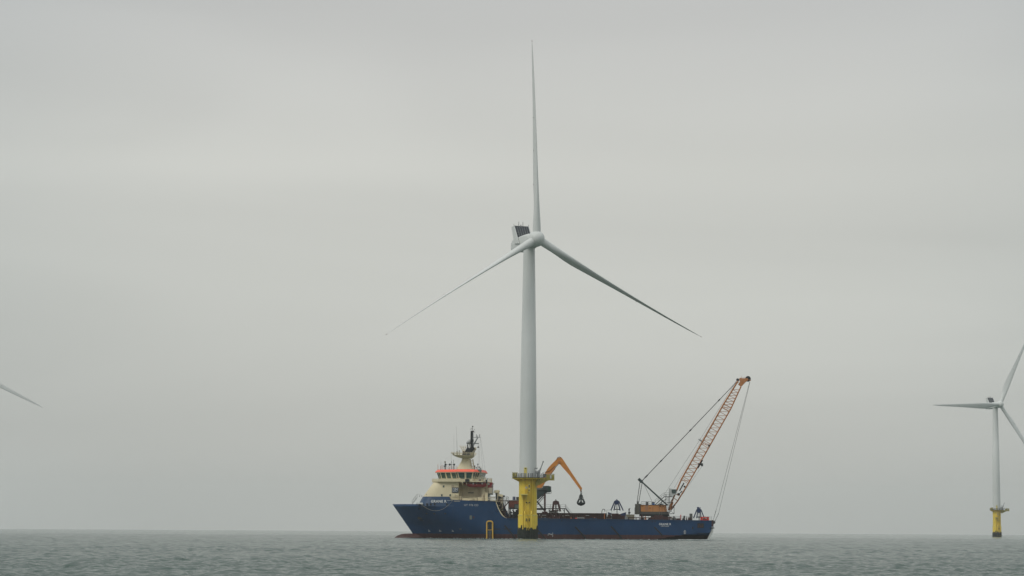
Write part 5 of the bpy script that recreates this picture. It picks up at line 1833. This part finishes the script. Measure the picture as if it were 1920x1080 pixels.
# khaki box with monitor post
th = thing('khaki_box', 'low khaki deck box beside the blue grab with four arms', 'box', base_of(1180, 970, 3.4))
a, b = S(1173.5, 971.5, 3.4), S(1188.8, 965.3, 3.4)
MB().box(a.x, b.x, 3.4, 5.2, zc0, b.z).build('box_body', 'khaki', th)
MB().box(a.x - 0.06, b.x + 0.06, 3.33, 5.26, b.z, b.z + 0.1).build('box_lid', 'khaki', th)
p = S(1179.3, 965, 5)
th = thing('water_monitor', 'dark fire monitor on a short post behind the khaki box', 'monitor', (p.x, 5.6, zc0))
m = MB().lathe([(0.16, zc0), (0.16, SZ(1179, 963, 5)), (0.30, SZ(1179, 962.5, 5)), (0.30, SZ(1179, 960.5, 5)), (0.14, SZ(1179, 959.8, 5)), (0.14, SZ(1179, 957, 5)), (0.2, SZ(1179, 956, 5)), (0.18, SZ(1179, 953.6, 5))], 12, (p.x, 5.6, 0))
m.build('monitor_post', 'darksteel', th, smooth=40)
m = MB().tube(S(1179, 955, 5.6), S(1181.8, 952.6, 5.6), 0.11, 0.08)
m.bar(S(1180.5, 961, 5.6), S(1182.5, 960.5, 5.6), 0.2)
m.build('nozzle', 'darksteel', th)
# white ladder lying on the side rail
th = thing('boarding_ladder', 'small white ladder lying along the ship rail amidships', 'ladder', tuple(S(1090, 973, 0.5)))
m = MB()
for py in (970.2, 972.9): m.bar(S(1082, py + 0.4, 0.4), S(1095.5, py - 0.2, 0.4), 0.09, 0.09)
for k in range(8): m.bar(S(1082.5 + k * 1.8, 970.3, 0.4), S(1082.5 + k * 1.8, 973, 0.4), 0.09, 0.07)
m.build('ladder_frame', 'offwhite', th)
th = thing('red_float', 'tiny red float at the left end of the white ladder', 'float', tuple(S(1080, 972.5, 0.5)))
MB().sphere(S(1080.3, 972.5, 0.5), 0.24, 12, sx=1.6).build('float_body', 'redbright', th, smooth=60)
MB().tube(S(1082, 972.6, 0.5), S(1082.8, 972.9, 0.5), 0.05).build('float_line', 'rope', th)

# ---- lattice boom crane
yc = 9.5
LC = thing('lattice_crane', 'tall orange lattice boom crane standing on the aft deck', 'crane', base_of(1236, 976, yc))
# base and crawler mound
m = MB()
m.box(SX(1221, 970, yc), SX(1252, 970, yc), yc - 2.5, yc + 2.5, zc0 + 0.3, SZ(1236, 967.5, yc))
m.lathe([(2.1, SZ(1236, 968, yc)), (2.1, SZ(1236, 965, yc))], 28, (SX(1236, 966, yc), yc, 0))
m.build('car_body', 'black', LC)
for yy in (yc - 3.6, yc + 2.6):
    p0, p1 = S(1219.5, 971, yy), S(1259, 971, yy)
    zc_t = zc0 + 0.95
    n_ = 10
    out_ = [(p0.x + 0.6 + 0.95 * math.cos(R(90 + 180 * k / n_)), zc_t + 0.82 * math.sin(R(90 + 180 * k / n_))) for k in range(n_ + 1)]
    out_ += [(p1.x - 0.6 + 0.95 * math.cos(R(270 + 180 * k / n_)), zc_t + 0.82 * math.sin(R(270 + 180 * k / n_))) for k in range(n_ + 1)]
    tk = MB().prism(out_, yy, yy + 1.0).build('crawler_track', 'maroon', LC)
    w = MB()
    for k in range(7):
        x = p0.x + 0.7 + (p1.x - p0.x - 1.4) * k / 6
        w.tube((x, yy - 0.06, zc_t - 0.35), (x, yy + 1.06, zc_t - 0.35), 0.38, 0.38, 12)
    w.build('track_roller', 'darksteel', tk)
for px in (1230.5, 1239.5):
    p = S(px, 967.5, yc - 3)
    MB().box(p.x - 0.6, p.x + 0.6, yc - 3.2, yc - 2, p.z - 0.3, p.z + 0.25).build('track_motor', 'maroon', LC)
# machinery house
zh0, zh1 = SZ(1226, 961.2, yc - 1.8), SZ(1226, 947.2, yc - 1.8)
xh0, xh1 = SX(1201.2, 955, yc - 1.8), SX(1250.3, 955, yc - 1.8)
m = MB().prism([(xh0, zh0), (xh0, zh1), (xh1 - 0.3, zh1), (xh1, zh0)], yc - 1.8, yc + 1.8)
hs = m.build('machinery_house', 'house', LC)
MB().box(xh0 - 0.1, xh1 + 0.4, yc - 1.86, yc + 1.86, zh0 - 0.5, zh0 + 0.28).build('house_skirt', 'counter', hs)
MB().box(xh0 - 0.4, xh1 + 0.6, yc - 1.6, yc + 1.6, zh0 - 1.0, zh0 - 0.5).build('turntable_frame', 'black', LC)
MB().box(xh0 - 0.05, xh1 - 0.2, yc - 1.9, yc + 1.9, zh1, zh1 + 0.13).build('house_roof', 'brown', hs)
m = MB()
for px in (1224, 1236, 1241.5, 1245.5):
    x = SX(px, 955, yc - 1.8)
    m.box(x - 0.03, x + 0.03, yc - 1.83, yc - 1.7, zh0 + 0.3, zh1 - 0.5)
for px0, px1, py in ((1217, 1224, 952.6), (1236, 1246, 949.3), (1203, 1210, 949)):
    p0, p1 = S(px0, py, yc - 1.8), S(px1, py, yc - 1.8)
    k = int((p1.x - p0.x) / 0.3)
    for i in range(k):
        if i % 3 != 2: m.box(p0.x + i * 0.3, p0.x + i * 0.3 + 0.2, yc - 1.84, yc - 1.7, p0.z - 0.09, p0.z + 0.09)
m.build('panel_line', 'brown', hs)
m = MB()
for px in (1210.5, 1214.5): m.bar(S(px, 957, yc - 1.9), S(px, 942, yc - 1.9), 0.05)
for k in range(8): m.bar(S(1210.5, 956 - k * 2, yc - 1.9), S(1214.5, 956 - k * 2, yc - 1.9), 0.05)
for px in (1236.2, 1240.8): m.bar(S(px, 966, yc - 1.9), S(px, 958, yc - 1.9), 0.05)
m.build('house_ladder', 'steel', hs)
m = MB()
m.railing([(SX(1202.5, 947, yc - 1.7), yc - 1.7, zh1 + 0.1), (SX(1222, 947, yc - 1.7), yc - 1.7, zh1 + 0.1)], 0.95, 0.04, 1.4, 2)
m.railing([(SX(1202.5, 947, yc + 1.7), yc + 1.7, zh1 + 0.1), (SX(1222, 947, yc + 1.7), yc + 1.7, zh1 + 0.1)], 0.95, 0.04, 1.4, 2)
m.build('roof_railing', 'steel', hs)
p = S(1213.3, 944, yc - 1.6)
MB().box(p.x - 0.35, p.x + 0.35, yc - 1.6, yc - 1.1, p.z - 0.4, p.z + 0.45).build('exhaust_box', 'darksteel', hs)
# counterweight
a, b = S(1190, 964.3, yc - 1.7), S(1200.6, 945, yc - 1.7)
cw = MB()
nz = 6
for k in range(nz):
    z0_ = a.z + (b.z - a.z) * k / nz
    z1_ = a.z + (b.z - a.z) * (k + 1) / nz - 0.05
    cw.box(a.x + (0 if k < 4 else 0.12), b.x, yc - 2.1, yc + 2.1, z0_, z1_)
    cw.box(a.x + 0.1, b.x - 0.05, yc - 2.0, yc + 2.0, z1_ - 0.02, z1_ + 0.07)
cwo = cw.build('counterweight', 'counter', LC)
m = MB()
for px in (1192.8, 1195.2, 1197): m.bar(S(px, 964, yc - 2.15), S(px, 945.3, yc - 2.15), 0.06)
m.build('tie_rod', 'khaki', cwo)
a, b = S(1194.2, 945, yc), S(1197.6, 940.2, yc)
MB().box(a.x, b.x, yc - 0.6, yc + 0.6, a.z, b.z).build('rope_anchor', 'counter', cwo)
# gantry mast
gm = MB()
for yy in (yc - 1.2, yc + 1.2):
    gm.bar(S(1251.5, 947.5, yy), S(1199.5, 899.8, yy), 0.42, 0.3)
for t in (0.15, 0.4, 0.65, 0.9):
    p_ = S(1251.5, 947.5, yc).lerp(S(1199.5, 899.8, yc), t)
    gm.bar((p_.x, yc - 1.2, p_.z), (p_.x, yc + 1.2, p_.z), 0.25, 0.25)
gmo = gm.build('gantry_mast', 'teal', LC)
MB().bar(S(1204, 904.2, yc), S(1197.5, 898, yc), 0.75, 2.9).build('mast_head', 'teal', gmo)
m = MB()
for (p0, p1) in (((1199.6, 904), (1194.3, 941)), ((1200.2, 904), (1195.0, 941)), ((1203.6, 906), (1197.4, 941)), ((1204.2, 906), (1198.2, 941))):
    m.tube(S(*p0, yc - 0.5), S(*p1, yc - 0.4), 0.045)
    m.tube(S(*p0, yc + 0.5), S(*p1, yc + 0.4), 0.045)
m.tube(S(1208.5, 910, yc), S(1222.5, 940, yc), 0.04)
m.build('luffing_rope', 'wire', LC)
# pendants with couplings
p0, p1 = S(1203, 902.5, yc), S(1381.5, 715.5, yc)
m = MB()
for dy in (-0.8, 0.8):
    m.tube(p0 + Vector((0, dy, 0)), p1 + Vector((0, dy * 0.6, 0)), 0.065)
pn = m.build('boom_pendant', 'wire', LC)
for t, L_ in ((0.04, 1.2), (0.20, 0.7), (0.508, 0.7), (0.81, 0.7)):
    for dy in (-0.8, 0.8):
        q0 = p0.lerp(p1, t - 0.005) + Vector((0, dy, 0))
        q1 = q0 + (p1 - p0).normalized() * L_
        MB().bar(q0, q1, 0.26, 0.2).build('pendant_coupling', 'black', pn)
# boom
Lp = [(1254.5, 953.5), (1262.5, 934), (1277.5, 899), (1356, 759), (1383.8, 714.5)]
Rp = [(1258.0, 955.5), (1270.5, 939.5), (1290.3, 907), (1370.2, 766.5), (1389.5, 724.5)]
Wd = [0.9, 1.1, 1.25, 1.25, 0.7]       # half width across
def along(P_, py):
    ys_ = [p_[1] for p_ in P_]
    for k in range(len(P_) - 1):
        if ys_[k] >= py >= ys_[k + 1]:
            t = (ys_[k] - py) / (ys_[k] - ys_[k + 1])
            return P_[k][0] + (P_[k + 1][0] - P_[k][0]) * t, Wd[k] + (Wd[k + 1] - Wd[k]) * t
    return (P_[0][0], Wd[0]) if py > ys_[0] else (P_[-1][0], Wd[-1])
ch = MB()
for P_, r_ in ((Lp, 0.22), (Rp, 0.19)):
    for s_ in (-1, 1):
        for k in range(len(P_) - 1):
            ch.tube(S(*P_[k], yc + s_ * Wd[k]), S(*P_[k + 1], yc + s_ * Wd[k + 1]), r_, r_, 8)
boomL = ch.build('boom_chord', 'boom', LC, smooth=40)
lc = MB()
pys = []
py = 901.0
while py > 727:
    pys.append(py)
    py -= 7.6 if py > 768 else 5.6
for k, py in enumerate(pys):
    xl, wl = along(Lp, py)
    xr, wr = along(Rp, py)
    for s_ in (-1, 1):
        A = S(xl, py, yc + s_ * wl)
        B = S(xr, py, yc + s_ * wr)
        lc.tube(A, B, 0.07, 0.07, 5)
        if k + 1 < len(pys):
            xl2, wl2 = along(Lp, pys[k + 1])
            lc.tube(S(xl2, pys[k + 1], yc + s_ * wl2), B, 0.075, 0.075, 5)
    lc.tube(S(xl, py, yc - wl), S(xl, py, yc + wl), 0.05, 0.05, 5)
    lc.tube(S(xr, py, yc - wr), S(xr, py, yc + wr), 0.05, 0.05, 5)
    if k + 1 < len(pys):
        s_ = 1 if k % 2 else -1
        xl2, wl2 = along(Lp, pys[k + 1])
        xr2, wr2 = along(Rp, pys[k + 1])
        lc.tube(S(xl, py, yc - s_ * wl), S(xl2, pys[k + 1], yc + s_ * wl2), 0.05, 0.05, 5)
        lc.tube(S(xr, py, yc - s_ * wr), S(xr2, pys[k + 1], yc + s_ * wr2), 0.05, 0.05, 5)
lc.build('boom_lacing', 'boom', LC)
# section joints
m = MB()
for (l_, r_) in (((1279, 896), (1291.5, 904.5)), ((1278, 898.5), (1290.5, 907)), ((1318, 828), (1331.5, 836.5)), ((1317, 830), (1330, 838)), ((1355, 761), (1370, 769)), ((1353.5, 763), (1368.5, 771.5)), ((1358, 757), (1371.5, 765))):
    for s_ in (-1, 1): m.bar(S(*l_, yc + s_ * 1.25), S(*r_, yc + s_ * 1.25), 0.13, 0.13)
m.build('section_joint', 'boom', boomL)
# boom foot plates and inner works
m = MB()
for s_ in (-1, 1):
    m.prism([XZ(1253, 956, yc), XZ(1257, 945.5, yc), XZ(1260, 940, yc), XZ(1262.5, 942.5, yc), XZ(1260.5, 948, yc), XZ(1257, 957, yc)], yc + s_ * 1.0 - 0.1, yc + s_ * 1.0 + 0.1)
m.bar(S(1266, 925.5, yc - 1.1), S(1273, 929.5, yc - 1.1), 0.2, 0.2)
m.bar(S(1264.5, 934.5, yc - 1.1), S(1270, 938.5, yc - 1.1), 0.2, 0.2)
m.build('boom_foot', 'boom', LC)
m = MB()
m.bar(S(1274, 920.5, yc - 0.9), S(1282.5, 905.5, yc - 0.9), 0.34, 0.4)
m.box(SX(1270, 926, yc - 0.8), SX(1274.5, 926, yc - 0.8), yc - 0.9, yc + 0.9, SZ(1272, 929, yc), SZ(1272, 924.5, yc))
m.sphere(S(1283.5, 912.5, yc - 0.8), 0.30, 12)
m.bar(S(1275.5, 924.5, yc - 0.8), S(1279, 920.5, yc - 0.8), 0.3, 0.3)
m.build('boom_winch', 'darksteel', boomL)
m = MB()
m.bar(S(1308.5, 877.5, yc - 1.45), S(1317, 862.5, yc - 1.45), 0.42, 0.4)
m.bar(S(1309, 869.5, yc - 1.4), S(1317.5, 872.5, yc - 1.4), 0.4, 0.4)
m.box(SX(1315, 871, yc), SX(1318.5, 871, yc), yc - 1.7, yc - 1.2, SZ(1316, 874.5, yc), SZ(1316, 869, yc))
m.build('flood_light_bank', 'black', boomL)
c = S(1329.2, 835.3, yc - 1.4)
MB().box(c.x - 0.22, c.x + 0.22, c.y - 0.3, c.y + 0.2, c.z - 0.2, c.z + 0.22).build('flood_light', 'black', boomL)
c = S(1312.6, 825.2, yc - 1.3)
MB().lathe([(0.05, -0.12), (0.55, -0.1), (0.55, 0.1), (0.05, 0.12)], 18, c, Matrix.Rotation(R(35), 4, 'Y') @ Matrix.Rotation(R(15), 4, 'X')).build('guide_sheave', 'steel', boomL)
MB().bar(S(1310, 824, yc - 1.3), S(1318.5, 828.5, yc - 1.3), 0.18, 0.2).build('sheave_arm', 'darksteel', boomL)
# boom head
m = MB()
for s_ in (-1, 1):
    m.prism([XZ(1384, 721, yc), XZ(1387.5, 716, yc), XZ(1386.0, 712.5, yc), XZ(1389, 709.5, yc), XZ(1402, 709.3, yc), XZ(1403.5, 712.5, yc), XZ(1397, 717.2, yc), XZ(1391.5, 723.2, yc), XZ(1388.5, 724.5, yc)], yc + s_ * 0.6 - 0.08, yc + s_ * 0.6 + 0.08)
m.tube(S(1383.5, 717, yc - 0.6), S(1383.5, 717, yc + 0.6), 0.2)
hd = m.build('boom_head', 'boom', LC)
for dy in (-0.3, 0.0, 0.3):
    c = S(1402.6, 710.4, yc)
    MB().lathe([(0.1, -0.09), (0.72, -0.09), (0.80, -0.09), (0.80, 0.09), (0.72, 0.09), (0.1, 0.09)], 22, (c.x, yc + dy, c.z), Matrix.Rotation(R(90), 4, 'X')).build('head_sheave', 'black', hd)
for dy in (-0.5, 0.5):
    c = S(1383.2, 712.3, yc)
    MB().lathe([(0.1, -0.12), (0.42, -0.12), (0.42, 0.12), (0.1, 0.12)], 16, (c.x, yc + dy, c.z), Matrix.Rotation(R(90), 4, 'X')).build('rear_sheave', 'darksteel', hd)
m = MB()
m.tube(S(1390, 709, yc), S(1390.2, 705.6, yc), 0.04)
m.tube(S(1390, 708.5, yc), S(1398, 707.3, yc), 0.035)
m.bar(S(1386, 711, yc), S(1389.5, 708.8, yc), 0.25, 1.0)
m.bar(S(1404.5, 712, yc), S(1407.8, 713.8, yc), 0.18, 0.8)
m.build('head_fitting', 'boom', hd)
# running ropes
m = MB()
m.tube(S(1381, 713, yc - 0.3), S(1312, 825, yc - 0.9), 0.03)
m.tube(S(1312, 825, yc - 0.9), S(1247, 925, yc - 0.3), 0.03)
m.tube(S(1380, 717, yc + 0.4), S(1264, 915, yc + 0.3), 0.022)
m.tube(S(1318, 872, yc - 1), S(1262, 952, yc - 0.5), 0.025)
m.build('whip_rope', 'wire', LC)
m = MB()
m.tube(S(1405.5, 716, yc), S(1342.0, 960, yc), 0.040)
m.tube(S(1406.3, 716, yc), S(1346.8, 965, yc), 0.040)
hr = m.build('hoist_rope', 'wire', LC)
m = MB()
for (p0, p1) in (((1342.2, 958), (1337.0, 976.5)), ((1347.0, 963), (1337.6, 984))):
    A, B = S(*p0, yc), S(*p1, yc)
    k = 9
    for i in range(k):
        m.bar(A.lerp(B, i / k), A.lerp(B, (i + 0.7) / k), 0.17 if i < 6 else 0.12, 0.14)
m.build('rope_shackle', 'black', hr)
# cab, its platform, stairs and supports
a = S(1254, 932, yc - 2.6)
m = MB().prism([XZ(1254.2, 915.2, yc - 2.6), XZ(1261, 917, yc - 2.6), XZ(1268.3, 917.3, yc - 2.6), XZ(1267.5, 926, yc - 2.6), XZ(1263, 929, yc - 2.6), XZ(1257, 931, yc - 2.6), XZ(1253.8, 930.5, yc - 2.6)], yc - 2.7, yc - 1.2)
cab = m.build('operator_cab', 'offwhite', LC)
m = MB().prism([XZ(1259.2, 918, yc - 2.75), XZ(1267.6, 918, yc - 2.75), XZ(1266.8, 925, yc - 2.75), XZ(1261, 925.5, yc - 2.75), XZ(1259.5, 923.5, yc - 2.75)], yc - 2.76, yc - 2.5)
MB().box(SX(1268, 920, yc - 2), SX(1268.6, 920, yc - 2), yc - 2.6, yc - 1.3, SZ(1268, 925, yc - 2), SZ(1268, 918, yc - 2)).build('front_glass', 'glass', cab)
wn = m.build('cab_window', 'teal', cab)
m = MB().prism([XZ(1261, 920.5, yc - 2.78), XZ(1265.5, 920, yc - 2.78), XZ(1265, 924, yc - 2.78), XZ(1261.8, 924.6, yc - 2.78)], yc - 2.79, yc - 2.6)
m.build('glass_pane', 'glass', wn)
m = MB()
m.box(SX(1245, 931, yc - 2.5), SX(1262.5, 931, yc - 2.5), yc - 3.0, yc - 1.4, SZ(1250, 932, yc - 2.5), SZ(1250, 930.9, yc - 2.5))
for px in (1248.6, 1252.6, 1255.0): m.bar(S(px, 962, yc - 2.6), S(px, 926 if px < 1250 else 932, yc - 2.6), 0.16)
m.bar(S(1250, 942.6, yc - 2.6), S(1262, 942.6, yc - 2.6), 0.16)
m.bar(S(1228.5, 946.5, yc - 2.6), S(1245.5, 931.2, yc - 2.6), 0.20)
m.bar(S(1233, 946.5, yc - 2.6), S(1250, 935.2, yc - 2.6), 0.18)
m.bar(S(1240.5, 936.8, yc - 2.6), S(1240.5, 946, yc - 2.6), 0.12)
m.bar(S(1256, 942, yc - 2.6), S(1262, 934, yc - 2.6), 0.12)
# braced frame beside the boom foot
for yy in (yc - 2.6, yc - 1.2):
    m.bar(S(1263.9, 963.4, yy), S(1263.9, 946.5, yy), 0.15)
    m.bar(S(1254, 963.2, yy), S(1264, 963.2, yy), 0.15)
    m.bar(S(1257, 957.5, yy), S(1263.5, 963, yy), 0.1)
    m.bar(S(1263.5, 950.5, yy), S(1255, 961.5, yy), 0.14)
    m.bar(S(1258, 953, yy), S(1263.8, 946.5, yy), 0.14)
    m.bar(S(1263.9, 946.6, yy), S(1265.6, 948.5, yy), 0.2)
cp_ = m.build('cab_platform', 'darksteel', LC)
m = MB()
m.railing([S(1246, 930.8, yc - 2.9), S(1255, 930.8, yc - 2.9)], 1.05, 0.03, 0.9, 2)
for dz in (0.55, 1.1): m.tube(S(1227, 945.5, yc - 2.9) + Vector((0, 0, dz)), S(1245.5, 930.8, yc - 2.9) + Vector((0, 0, dz)), 0.03)
for k in range(4):
    p_ = S(1229, 944.5, yc - 2.9).lerp(S(1245, 931.3, yc - 2.9), k / 3)
    m.tube(p_, p_ + Vector((0, 0, 1.05)), 0.025)
m.build('stair_railing', 'darksteel', cp_)
# house roof fittings
m = MB()
for px, h in ((1240, 0.9), (1238, 0.5), (1242, 0.5)):
    p_ = S(px, 947, yc)
    m.bar((p_.x, yc - 1.2, zh1), (p_.x + 0.1, yc - 1.2, zh1 + h), 0.14)
m.tube(S(1236, 946, yc - 1.2), S(1245, 945, yc - 1.2), 0.1)
m.build('winch_drum', 'darksteel', hs)
# water tank on the crane house
p = S(1224.6, 946.7, yc - 1.2)
tk = thing('water_tank', 'blue and white caged water tank on the orange crane house roof', 'tank', (p.x, yc - 1.2, zh1 + 0.13))
a, b = S(1221.8, 946.6, yc - 1.2), S(1227.6, 940.8, yc - 1.2)
zt0 = zh1 + 0.13
MB().box(a.x, b.x, yc - 1.6, yc - 0.7, zt0, zt0 + 0.42).build('tank_base', 'tank', tk)
MB().box(a.x + .03, b.x - .03, yc - 1.57, yc - 0.73, zt0 + 0.42, b.z).build('tank_body', 'bluegrey', tk)
m = MB()
for z in (0.3, 0.6, 0.85): m.bar((a.x - .02, yc - 1.63, zt0 + z), (b.x + .02, yc - 1.63, zt0 + z), 0.05, 0.04)
m.build('tank_cage', 'offwhite', tk)

# ------------------------------------------------------------------ broken white water along the hull, the stern and the pile
fm = MB()
rf_ = random.Random(5)
def fleck(x, y, r):
    n_ = 7
    ring0 = [(x + r * rf_.uniform(0.7, 1.3) * 1.8 * math.cos(2 * math.pi * i / n_), y + r * rf_.uniform(.7, 1.3) * math.sin(2 * math.pi * i / n_), -0.12) for i in range(n_)]
    ring1 = [(x + (p_[0] - x) * 0.5, y + (p_[1] - y) * 0.5, 0.06 + r * 0.5) for p_ in ring0]
    fm.loft([ring0, ring1])
for _ in range(150):
    x = rf_.triangular(SX(1262, 1009), X_END0 + 1.5, SX(1308, 1009))
    fleck(x, rf_.uniform(-0.9, 1.2), rf_.uniform(0.05, 0.22))
for _ in range(130):
    x = rf_.uniform(SX(750, 1007), SX(1262, 1009))
    fleck(x, 10 - hb(x, 0.1) - rf_.uniform(0.05, 0.5), rf_.uniform(0.03, 0.11))
for _ in range(40):
    p_ = SHIP_INV @ Vector((4.8 + 3.1 * math.cos(rf_.uniform(3.3, 6.1)), 680 - 3.2 + rf_.uniform(-0.6, 0.6), 0))
    fleck(p_.x, p_.y, rf_.uniform(0.03, 0.12))
fmo = fm.build('foam', material('sea_foam', (0.62, 0.66, 0.64), 0.8, 0.1))
fmo.matrix_world = SHIP_M
fmo['kind'] = 'stuff'

# ------------------------------------------------------------------ haze: the air between here and the horizon
hz = MB().box(-8500, 8500, -8500, 8500, -7.5, 150)
hm_ = bpy.data.materials.new('haze_air')
hm_.use_nodes = True
t = hm_.node_tree
t.nodes.clear()
o_ = t.nodes.new('ShaderNodeOutputMaterial')
v_ = t.nodes.new('ShaderNodeVolumePrincipled')
v_.inputs['Color'].default_value = (0.95, 0.965, 0.955, 1)
v_.inputs['Density'].default_value = HAZE_DENSITY
v_.inputs['Anisotropy'].default_value = 0.2
t.links.new(v_.outputs[0], o_.inputs['Volume'])
hzo = hz.build('haze', hm_)
hzo['kind'] = 'stuff'
